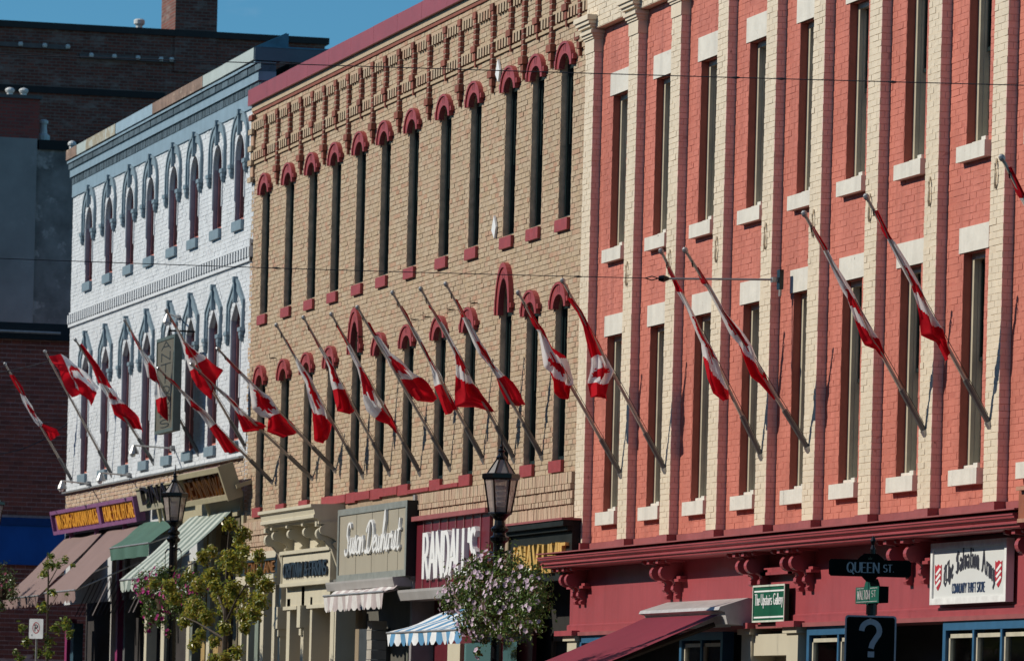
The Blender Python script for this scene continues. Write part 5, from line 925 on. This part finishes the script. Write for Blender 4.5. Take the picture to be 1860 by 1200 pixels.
def pole_proto():
    L = 2.76; m = M(); m.tube([(0, 0, .42), (0, 0, L)], [.024, .019], POLEM, 8); p = m.build('pole', None)
    s = M(); s.tube([(0, 0, .02), (0, 0, .55)], .034, plain('dark pole socket', (.17, .16, .15), .45, metal=.3), 8); s2 = s.build('socket', None)
    b = M(); b.box(-.05, .05, -.03, .03, -.10, .03, METALG); b.box(-.035, .035, -.04, .04, -.16, -.09, METALG); b2 = b.build('bracket', None)
    f = M(); f.lathe([(.012, -.01), (.03, .01), (.036, .035), (.03, .06), (.008, .075)], (0, 0, L), METALG, 8); f2 = f.build('finial', None); f = M(); f.tube([(.015, 0, L - .12), (.05, -.03, L - .14), (.04, -.04, L - .18)], .010, BLACKM, 5); f3 = f.build('cleat', None)
    r = M(); r.tube([(.03, .03, .10), (.03, .034, .6), (.026, .028, 1.7)], .004, plain('halyard rope', (.05, .045, .04), .8), 4); r2 = r.build('halyard', None)
    return (p, s2, b2, f2, f3, r2)
parts = pole_proto(); made = None
for idx, (tip, foot, where, flab, zk, rows) in enumerate(POLES):
    yp = 0 if foot[0] > 1050 else .06; xb, zb = at(*foot, yp); yt, zt = onx(*tip, xb); ang = math.atan2(-(yt - yp), zt - zb)
    if made is None:
        made = thing('flagpole', '', 'flagpole'); [setattr(o, 'parent', made) for o in parts]; t = made
    else: t = copy_tree(made)
    t.location = (xb, yp, zb); t.rotation_euler = (ang, 0, 0); t['label'] = 'grey slanting flagpole ' + where; t['group'] = 'slanting flagpoles on the facades'
    ox, oy, s_ = Z[zk]; rr = []
    for q in rows:
        a = onx(ox + q[0] / s_, oy + q[1] / s_, xb); b = onx(ox + q[2] / s_, oy + q[3] / s_, xb)
        rr.append((*a, *b, q[4], q[5], xb))
    flag(idx, rr, flab)
    if idx == 0: rr0, xb0 = rr, xb
xb = -54.06; t = copy_tree(made); t.location = (xb, 0, 5.05); yt, zt = onx(1815, 277, xb); t.rotation_euler = (math.atan2(-yt, zt - 5.05), 0, 0); t['label'] = 'grey slanting flagpole cut off by the right edge of the photo'
dy, dz = yt + 1.45, zt - 7.43
flag(99, [(q[0] + dy, q[1] + dz, q[2] + dy, q[3] + dz, q[4], q[5], xb) for q in rr0], 'red and white maple leaf flag cut off by the right edge of the photo')

# ================================================================== STREET LAMPS WITH FLOWER BASKETS
def lamp_parts():
    t = thing('street_lamp', '', 'street lamp', (0, 0, 0), 'black lantern street lamps'); n = 6; ph = R(12)
    m = M(); m.lathe([(.16, 0), (.16, .5), (.11, .6), (.085, .8), (.078, 2.6), (.07, 3.95), (.075, 4.0), (.11, 4.03), (.12, 4.07), (.08, 4.1), (.075, 4.13), (.105, 4.15), (.11, 4.18), (.07, 4.22), (.06, 4.28), (.10, 4.33), (.14, 4.36)], (0, 0, 0), BLACKM, 16); m.build('post', t, smooth=False)
    ring = lambda r, z: [(r * math.cos(2 * math.pi * k / n + ph), r * math.sin(2 * math.pi * k / n + ph), z) for k in range(n)]
    b, e, a = ring(.135, 4.37), ring(.205, 4.80), ring(.05, 5.04); m = M()
    for k in range(n):
        m.tube([b[k], e[k]], .013, BLACKM, 6); m.tube([e[k], a[k]], .013, BLACKM, 6); m.tube([b[k], b[(k + 1) % n]], .014, BLACKM, 6)
    m.lathe([(.215, 4.78), (.235, 4.80), (.235, 4.85), (.20, 4.86)], (0, 0, 0), BLACKM, n, ph); m.lathe([(.12, 4.35), (.15, 4.36), (.14, 4.38)], (0, 0, 0), BLACKM, n, ph); m.build('lantern_frame', t)
    for k in range(n):
        q = M(); q.quad(b[k], b[(k + 1) % n], e[(k + 1) % n], e[k], LGLASS); q.build('glass_pane', t)
        q = M(); q.quad(e[k], e[(k + 1) % n], a[(k + 1) % n], a[k], plain('frosted roof glass', (.42, .39, .37), .35, trans=.4)); q.build('roof_pane', t)
    m = M(); m.lathe([(.06, 5.03), (.065, 5.06), (.035, 5.09), (.03, 5.12), (.045, 5.14), (.02, 5.17), (.03, 5.19), (.012, 5.22), (.006, 5.34)], (0, 0, 0), BLACKM, 10); m.build('finial', t)
    m = M()
    for k in range(4): m.lathe([(.055, 4.46 + k * .065), (.075, 4.50 + k * .065), (.04, 4.515 + k * .065)], (0, 0, 0), plain('lamp refractor', (.55, .55, .58), .15), 12)
    m.build('refractor', t); m = M(); m.lathe([(.085, 4.38), (.085, 4.45)], (0, 0, 0), BLACKM, 12); m.build('lamp_holder', t)
    m = M()
    for s in (-1, 1): m.tube([(0, 0, 3.86), (s * .3, 0, 3.90), (s * .42, 0, 3.84)], .014, BLACKM, 6); m.tube([(s * .42, 0, 3.84), (s * .42, 0, 3.4)], .006, BLACKM, 4); m.lathe([(.02, 3.90), (.035, 3.93), (.02, 3.96)], (s * .1, 0, 0), BLACKM, 8)
    m.build('basket_arm', t); return t
lp = lamp_parts(); x, z = at(911, 830, -3.0); lp.location = (x, -3.0, z - 5.06); lp.rotation_euler = (0, 0, R(8)); lp['label'] = 'nearer black street lamp with clear lantern in front of the tan building'
for (px, py), lb, y in (((318, 873), 'farther black street lamp in front of the striped awning', -1.8), ((-11, 893), 'black street lamp cut off by the left edge of the photo', -1.4)):
    x2, z2 = at(px, py, y); t = copy_tree(lp, None, (x2, y, z2 - 5.06)); t['label'] = lb
# ------------------------------------------------------------------ leaves
def leaf_cloud(cent, spread, n, size, mats, wts, name, parent, fold=.25, flat=0.0):
    """n small folded leaves scattered about points cent (k x 4: x, y, z, radius)"""
    C = np.asarray(cent, float); k = rng.choice(len(C), n, p=C[:, 3] ** 2 / (C[:, 3] ** 2).sum()); d = rng.normal(0, 1, (n, 3)); d /= np.linalg.norm(d, axis=1)[:, None]; r = C[k, 3] * np.abs(rng.normal(.75, .38, n)).clip(0, 1.75)
    P = C[k, :3] + d * r[:, None] * np.array(spread); nrm = d * .7 + rng.normal(0, .55, (n, 3)) + np.array([0, -.15, .35]); nrm /= np.linalg.norm(nrm, axis=1)[:, None]
    a = np.cross(nrm, rng.normal(0, 1, (n, 3))); a /= np.linalg.norm(a, axis=1)[:, None]; b = np.cross(nrm, a); s = size * rng.uniform(.6, 1.3, n)[:, None]
    V = np.stack([P - a * s, P - b * s * .55 + nrm * s * fold, P + a * s, P + b * s * .55 + nrm * s * fold], 1).reshape(-1, 3); Fq = np.arange(n * 4).reshape(-1, 4)
    return link(name, np_mesh(name, V, Fq, mats, rng.choice(len(mats), n, p=wts)), parent, kind='stuff')
LF1 = plain('basket leaf', (.15, .24, .045), .36, spec=.6, trans=.3, isl=.4); LF2 = plain('basket leaf dark', (.065, .115, .025), .36, spec=.6, trans=.2, isl=.4); LF3 = plain('basket leaf dry', (.16, .10, .035), .7, isl=.4)
PKF = plain('pale pink petal', (.78, .60, .74), .6, isl=.25, trans=.25); PKC = plain('petunia throat', (.30, .10, .26), .6); MGF = plain('magenta petal', (.48, .02, .22), .6, isl=.3, trans=.25)
def blossoms(cent, spread, n, size, m, name, parent, outward=(0.15, -1, .1)):
    C = np.asarray(cent, float); q = M()
    for _ in range(n):
        c = C[rng.choice(len(C), p=C[:, 3] ** 2 / (C[:, 3] ** 2).sum())]; d = Vector(rng.normal(0, 1, 3)); d.normalize()
        if d.y > .2: d.y *= -1
        p = Vector(c[:3]) + Vector((d.x * spread[0], d.y * spread[1], d.z * spread[2])) * c[3] * random.uniform(.9, 1.15); nn = (d + Vector(outward) * .6).normalized(); a = nn.cross(Vector((0, 0, 1))).normalized(); b = nn.cross(a); s = size * random.uniform(.75, 1.2); ph = random.random() * 6
        pts = [p + (a * math.cos(ph + k * math.pi / 5) + b * math.sin(ph + k * math.pi / 5)) * s * (1 if k % 2 == 0 else .78) + nn * s * .35 for k in range(10)]
        q.add([p] + pts, [(0, 1 + k, 1 + (k + 1) % 10) for k in range(10)], m)
    return q.build(name, parent, kind='stuff')
def basket(label, y, cl, nleaf, nbl, mpet, leafs, wts, scale_px, psz=.04):
    C = []
    for px, py, rpx in cl: x, z = at(px, py, y); C.append((x, y + random.uniform(-.12, .05), z, rpx / scale_px))
    C = np.array(C); mid = C[:, :3].mean(0); t = thing('flower_basket', label, 'flower basket', tuple(mid), 'flower baskets on the lamps')
    m = M(); m.lathe([(.06, -.22), (.14, -.16), (.19, .0), (.20, .03)], tuple(mid), plain('coir basket', (.07, .045, .025), .9), 12); m.build('basket', t)
    leaf_cloud(C, (1, .8, 1), nleaf, .027, leafs, wts, 'foliage', t); blossoms(C, (1, .9, 1), nbl, psz, mpet, 'blossoms', t)
basket('big round basket of pale pink petunias on the nearer lamp', -3.15, [(850, 1060, 38), (885, 1045, 40), (930, 1050, 42), (965, 1065, 38), (985, 1085, 22), (830, 1090, 28), (870, 1090, 42), (920, 1095, 45), (960, 1105, 40), (985, 1110, 18), (850, 1125, 26), (885, 1130, 30), (930, 1135, 28), (845, 1145, 12), (885, 1160, 9), (882, 1185, 8), (905, 1150, 14), (975, 1060, 15), (868, 1022, 10), (893, 1018, 8), (880, 1030, 12), (960, 1040, 14), (816, 1075, 12), (965, 1140, 14), (985, 1135, 10)], 11000, 290, PKF, [LF1, LF2, LF3], [.55, .30, .15], 148, .034)
basket('flower basket with magenta blooms on the farther lamp, partly hidden by tree leaves', -1.95, [(270, 1060, 22), (300, 1050, 24), (335, 1055, 22), (365, 1060, 20), (260, 1080, 14), (290, 1085, 28), (325, 1090, 28), (355, 1085, 22), (280, 1115, 16), (262, 1110, 10), (300, 1125, 14), (278, 1140, 9), (298, 1150, 7), (385, 1058, 12)], 6500, 110, MGF, [LF1, LF2, LF3], [.45, .40, .15], 106, .040)
basket('dark flower basket with red blooms at the left edge of the photo', -1.7, [(0, 1045, 22), (18, 1055, 18), (0, 1075, 20), (22, 1080, 14), (28, 1060, 10), (5, 1100, 10)], 1800, 26, plain('dark crimson petal', (.22, .02, .07), .6, isl=.3), [LF1, LF2, LF3], [.25, .5, .25], 90, .04)
# ------------------------------------------------------------------ trees
TL1 = plain('maple leaf yellow green', (.46, .42, .055), .36, spec=.6, trans=.45, isl=.3); TL2 = plain('maple leaf green', (.21, .27, .045), .36, spec=.6, trans=.4, isl=.3); TL3 = plain('maple leaf golden', (.38, .27, .05), .36, spec=.6, trans=.35, isl=.3); BARK = plain('young bark', (.060, .045, .032), .85, ns=15, amt=.3, bump=.004)
def tree(label, y, base, limbs, cl, n, size, mats, wts, sc, nm='street_tree'):
    bx_, bz = at(*base, y); t = thing(nm, label, 'tree', (bx_, y, 0)); m = M()
    for pts, r0, r1 in limbs:
        P = []
        for i, (px, py, dy) in enumerate(pts): x, z = at(px, py, y); P.append((x, y + dy, z))
        m.tube(P, [r0 + (r1 - r0) * i / (len(P) - 1) for i in range(len(P))], BARK, 7)
    m.tube([(bx_, y, 0), (bx_, y, bz)], [.07, limbs[0][1]], BARK, 8); m.build('trunk', t)
    C = []
    for px, py, r in cl: x, z = at(px, py, y); C.append((x, y + random.uniform(-.2, .2), z, 1.0 * r / sc))
    leaf_cloud(C, (1, 1, 1), n, size, mats, wts, 'crown', t)
tree('slender street tree with yellowing maple leaves beside the farther lamp', -2.5, (408, 1200), [([(408, 1200, 0), (410, 1120, 0), (412, 1050, 0), (415, 990, 0), (418, 950, 0)], .05, .015), ([(410, 1130, 0), (440, 1090, -.1), (475, 1045, -.15)], .025, .008), ([(410, 1120, 0), (385, 1080, .1), (365, 1035, .2)], .025, .008), ([(409, 1160, 0), (380, 1130, -.2), (355, 1120, -.2)], .02, .006)],
     [(418, 952, 10), (420, 968, 11), (414, 985, 9), (420, 1000, 10), (375, 1000, 8), (388, 1012, 10), (402, 1025, 14), (420, 1022, 15), (440, 1015, 13), (455, 1008, 9), (400, 1045, 11), (410, 1065, 10), (372, 1065, 9), (385, 1085, 12), (365, 1105, 12), (352, 1130, 9), (345, 1150, 8), (350, 1170, 9), (380, 1120, 12), (395, 1105, 12), (415, 1090, 12), (430, 1080, 13), (445, 1070, 12), (465, 1060, 12), (478, 1050, 9), (484, 1040, 6), (450, 1095, 14), (470, 1090, 10), (435, 1115, 13), (460, 1115, 11), (425, 1140, 9), (445, 1140, 8), (440, 1185, 9), (425, 1195, 8), (385, 1165, 8), (370, 1195, 8), (320, 1065, 10), (310, 1085, 12), (340, 1100, 12), (300, 1060, 8), (325, 1120, 10), (350, 1060, 11), (335, 1045, 8)], 13000, .036, [TL1, TL2, TL3], [.45, .38, .17], 102)
tree('thin sapling behind the no parking sign', -2.6, (85, 1200), [([(85, 1200, 0), (86, 1120, 0), (88, 1050, 0), (86, 1005, 0)], .03, .008), ([(88, 1060, 0), (105, 1030, 0), (118, 1024, 0)], .012, .004), ([(86, 1110, 0), (105, 1080, 0)], .012, .004)], [(86, 1010, 6), (88, 1025, 9), (88, 1042, 8), (105, 1025, 6), (113, 1018, 6), (120, 1026, 4), (105, 1075, 7), (115, 1078, 4), (70, 1097, 5), (95, 1105, 8), (92, 1140, 10), (105, 1130, 9), (50, 1140, 8), (58, 1165, 8), (95, 1165, 10), (65, 1185, 8), (130, 1140, 6), (45, 1185, 5), (30, 1195, 7), (100, 1185, 8), (118, 1150, 6)], 900, .045, [TL2, LF1, TL1], [.5, .3, .2], 97, 'sapling')
# ================================================================== STREET SIGNS
x, zt = at(1583, 1112, -3.0); y = -3.0; t = thing('street_sign_post', 'black post carrying the QUEEN ST. plate and a green cross plate', 'street sign', (x, y, 0))
BK = plain('black green sign plate', (.006, .008, .007), .9, spec=.03); GP = plain('green sign plate', (.010, .095, .065), .4); SILV = plain('silver lettering', (.42, .41, .40), .45)
m = M(); m.tube([(x, y, 0), (x, y, zt + .02)], .042, BLACKM, 12); m.lathe([(.055, zt - .02), (.055, zt + .10), (.03, zt + .12), (.028, zt + .62), (.015, zt + .66), (.03, zt + .70), (.008, zt + .75)], (x, y, 0), BLACKM, 12); m.build('post', t)
q0x, q0z = at(1511, 1045, -3.04); q1x, q1z = at(1660, 1050, -3.04)
dirq = Vector((sT, cT, 0)); pc = Vector((x, y, 0)); wq = 149 / 185.8
def px_frame(px, py, off): # plate facing the viewer's side of the street corner
    x_, z_ = at(px, py, -3.0); return frame3((x - dirq.x * wq * 0, y - .0, z_), dirq, (0, 0, 1))
zq = at(1585, 1047, -3.0)[1]; fr = frame3((x + dirq.y * .05, y - dirq.x * .05 - .03, zq), dirq, (0, 0, 1)); w2 = wq / 2
m = M(); pr_ = [(-w2 + .02, 0), (-.08, 0), (-.03, -.05), (.03, -.05), (.08, 0), (w2 - .02, 0), (w2, .02), (w2, .145), (w2 - .02, .165), (.14, .165), (.115, .19), (.07, .225), (-.06, .225), (-.10, .19), (-.125, .165), (-w2 + .02, .165), (-w2, .145), (-w2, .02)]
m.prism(pr_, lambda p: fr(p[0], p[1], -.02), lambda p: fr(p[0], p[1], .0), BK); o = m.build('name_plate', t)
m = M(); text(m, fr, 'QUEEN', -.225, .04, .315, .095, SILV, wx=.16, wy=.07, serif=.09, depth=.003); text(m, fr, 'ST.', .13, .05, .105, .07, SILV, wx=.16, wy=.08, serif=.09, depth=.003)
crown = [(-.018, .165), (-.022, .19), (-.008, .18), (0, .2), (.008, .18), (.022, .19), (.018, .165)]; m.prism(crown, lambda p: fr(p[0], p[1], .0), lambda p: fr(p[0], p[1], .003), plain('faint crest', (.05, .045, .02), .5)); m.build('lettering', o)
zw = at(1583, 1095, -3)[1]; fw = frame3((x - .25, y - .05, zw), (1, 0, 0), (0, 0, 1)); m = M(); pr_ = [(-.12, 0), (.2, 0), (.25, -.03), (.3, 0), (.62, 0), (.62, .16), (.35, .16), (.32, .2), (.27, .24), (.23, .24), (.18, .2), (.15, .16), (-.12, .16)]
m.prism(pr_, lambda p: fw(p[0], p[1], -.1), lambda p: fw(p[0], p[1], 0), GP, BK); slab(m, fw, -.08, .58, .012, .018, .001, .003, SILV); slab(m, fw, -.08, .15, .142, .148, .001, .003, SILV); slab(m, fw, .35, .58, .142, .148, .001, .003, SILV); o = m.build('cross_plate', t)
m = M(); text(m, fw, 'WALTON', -.06, .04, .40, .085, SILV, wx=.2, wy=.08, serif=.09, depth=.003); text(m, fw, 'ST', .40, .06, .14, .06, SILV, wx=.2, wy=.08, serif=.09, depth=.003); m.build('lettering', o)
xq, zq2 = at(1582, 1117, -3.3); fr = frame3((xq, -3.3, zq2), dirq, (0, 0, 1)); wz, hz = 46 / 186, .78; t = thing('information_sign', 'black metal sign with a large grey question mark below the street name plates', 'sign', (xq, -3.3, 0))
def rrect(w, h0, h1, r): return [(sx_ * (w - r) + r * math.cos(R(a)), (h1 - r if sy > 0 else h0 + r) + r * math.sin(R(a))) for sx_, sy, a0 in ((1, -1, 270), (1, 1, 0), (-1, 1, 90), (-1, -1, 180)) for a in range(a0, a0 + 91, 30)]
m = M(); rr = rrect(wz, -hz, 0, .03); m.prism(rr, lambda p: fr(p[0], p[1], -.006), lambda p: fr(p[0], p[1], 0), BK, SILV); m.build('plate', t); m = M(); ri = rrect(wz - .016, -hz + .016, -.016, .022); n = len(rr)
m.add([fr(p[0], p[1], .0022) for p in rr] + [fr(p[0], p[1], .0022) for p in ri], [(i, (i + 1) % n, n + (i + 1) % n, n + i) for i in range(n)], plain('grey sign print', (.40, .38, .39), .5)); m.build('border', t)
m = M(); GPN = MATS['grey sign print']; pts = arc(0, -.145, .085, .085, 178, -45, 16) + [(.02, -.27), (.008, -.315)]; wid = .052
for i in range(len(pts) - 1):
    (a0, b0), (a1, b1) = pts[i], pts[i + 1]; dx, dy = a1 - a0, b1 - b0; Ln = math.hypot(dx, dy); nx, ny = -dy / Ln * wid / 2, dx / Ln * wid / 2; e = .006 if i < len(pts) - 2 else 0
    m.add([fr(p, q, .003 + .0002 * (i % 2)) for p, q in ((a0 + nx - dx / Ln * e, b0 + ny - dy / Ln * e), (a0 - nx - dx / Ln * e, b0 - ny - dy / Ln * e), (a1 - nx + dx / Ln * e, b1 - ny + dy / Ln * e), (a1 + nx + dx / Ln * e, b1 + ny + dy / Ln * e))], [(0, 1, 2, 3)], GPN)
m.add([fr(p, q, .003) for p, q in ((-.022, -.40), (.04, -.40), (.04, -.345), (-.022, -.345))], [(0, 1, 2, 3)], GPN); m.build('question_mark', t)
m = M(); m.lathe([(.012, 0), (.012, .004)], fr(0, -.035, .004), METALG, 8); m.build('bolt', t); m = M(); bx0 = fr(0, 0, -.05); m.tube([(bx0[0], bx0[1], 0), (bx0[0], bx0[1], zq2 - .1)], .035, BLACKM, 10); m.build('post', t)
# no parking
xn, zn = at(66, 1123, -2.9); fr = frame3((xn, -2.9, zn), (.75, .66, 0), (0, 0, 1)); t = thing('no_parking_sign', 'small white no parking sign on a steel post before the sapling', 'sign', (xn, -2.9, 0)); wn_, hn = .165, .365
m = M(); rr = rrect(wn_, -hn, 0, .025); m.prism(rr, lambda p: fr(p[0], p[1], -.004), lambda p: fr(p[0], p[1], 0), plain('white sign plate', (.62, .64, .66), .5)); m.build('plate', t); RS = plain('sign red', (.36, .03, .04), .5); KS = plain('sign black', (.02, .02, .022), .5)
m = M(); c0 = -.165; o1 = arc(0, c0, .085, .105, 0, 360, 24); o2 = arc(0, c0, .070, .088, 0, 360, 24); m.add([fr(p[0], p[1], .002) for p in o1] + [fr(p[0], p[1], .002) for p in o2], [(i, i + 1, 26 + i, 25 + i) for i in range(24)], RS)
m.add([fr(p, q, .0025) for p, q in ((-.06, c0 + .062), (-.05, c0 + .072), (.06, c0 - .062), (.05, c0 - .072))], [(0, 1, 2, 3)], RS); m.build('prohibition_ring', t); m = M(); text(m, fr, 'P', -.032, c0 - .058, .066, .115, KS, wx=.16, wy=.13, depth=.0035); m.add([fr(p, q, .002) for p, q in ((-.11, -.3), (-.085, -.275), (-.085, -.325))], [(0, 1, 2)], KS); m.build('letter', t)
m = M(); b0 = fr(0, 0, -.025); m.tube([(b0[0], b0[1], 0), (b0[0], b0[1], zn - .02)], .022, METALG, 8); m.build('post', t)
# ================================================================== CABLES
CBL = plain('dark cable', (.03, .028, .035), .6)
def cable(label, p0, p1, r, sag, beads=()):
    a, b = Vector(p0), Vector(p1); m = M(); m.tube([a.lerp(b, k / 40) - Vector((0, 0, sag * 4 * (k / 40) * (1 - k / 40))) for k in range(41)], r, CBL, 5)
    for f in beads: q = a.lerp(b, f) - Vector((0, 0, sag * 4 * f * (1 - f))); d = (b - a).normalized() * .05; m.tube([q - d, q, q + d], [r, r * 3, r], CBL, 6)
    t = m.build('span_cable'); return tag(t, label, 'cable')
def deep(px, py, dep):
    u, v = lvl(px, py); r = u / F * dep; return Vector((-dep * cT + r * sT, dep * sT + r * cT - D, H - v / F * dep))
cable('thin cable spanning the street across the upper windows', deep(-300, 88, 58), deep(2050, 160, 57), .0052, .02, (.7, .735, .82))
xb, zb = at(1418, 508, -.02); dep = (-(xb) * cT + (D) * sT)
tb = thing('cable_bracket', 'steel wall bracket and turnbuckle rod where the lower span cable meets the pink facade', 'bracket', (xb, -.02, zb)); m = M(); m.box(xb - .06, xb + .06, -.05, .0, zb - .12, zb + .12, BLACKM); m.box(xb - .1, xb, -.12, -.04, zb - .03, zb + .03, METALG); m.tube([(xb + .03, -.03, zb - .1), (xb + .02, -.03, zb - .2)], .02, METALG, 6); m.build('wall_plate', tb)
q1, q0 = deep(1215, 506, dep), Vector((xb - .03, -.1, zb)); m = M(); m.tube([q0, q1], .014, METALG, 6); m.build('rod', tb); m = M(); q2 = deep(1196, 505.5, dep); m.tube([q1, (q1 + q2) / 2, q2], [.02, .045, .03], BLACKM, 8); q3 = deep(1172, 505, dep); m.tube([q2, (q2 + q3) / 2 + Vector((0, 0, .025)), q3], .007, CBL, 4); m.tube([q2, (q2 + q3) / 2 - Vector((0, 0, .025)), q3], .007, CBL, 4); m.build('turnbuckle', tb)
cable('lower span cable running from the pink facade turnbuckle to the left', deep(1172, 505, dep), deep(-300, 457, dep), .0052, .025, (.083, .455))
cable('slack grey wire sagging before the plum brick wall above the far flag', deep(-80, 684, 118), deep(92, 655, 118), .012, .06); cable('slack grey wire low before the plum brick wall', deep(-80, 815, 118), deep(128, 764, 122), .012, .35)
# clothes and plants behind the thrift store glass
for nm, lb, x, c, z0 in (('hanging_garment', 'ochre garment hanging behind the shop glass right of the white sign', -57.25, (.42, .26, .05), 2.15), ('hanging_garment', 'white garment hanging in the middle pane under the white sign', -58.35, (.45, .50, .50), 1.7), ('hanging_garment', 'dark blue garment in the left pane under the white sign', -59.2, (.03, .05, .10), 2.1)):
    mm = plain(lb[:20], c, .8); m = M(); m.xprism([(-.05, 0), (.05, 0), (.05, .6), (-.05, .6)], -.16, .16, mm); m.tube([(-.16, 0, .55), (-.3, 0, .2)], [.07, .05], mm, 6); m.tube([(.16, 0, .55), (.3, 0, .2)], [.07, .05], mm, 6); m.tube([(0, 0, .6), (0, 0, .68)], .01, METALG, 5); tag(m.build(nm, None, (x, .55, z0)), lb, 'garment')
t = thing('potted_plant', 'leafy green plant behind the shop glass under the white sign', 'plant', (-58.9, .6, 1.6)); leaf_cloud([(-58.2, .5, 2.45, .30), (-58.0, .55, 2.1, .3), (-58.4, .6, 2.6, .2)], (1, .6, 1), 500, .05, [LF1, LF2], [.5, .5], 'foliage', t); m = M(); m.lathe([(.12, 1.4), (.17, 1.8)], (-58.1, .6, 0), plain('terracotta', (.30, .12, .07), .8), 10); m.build('pot', t)
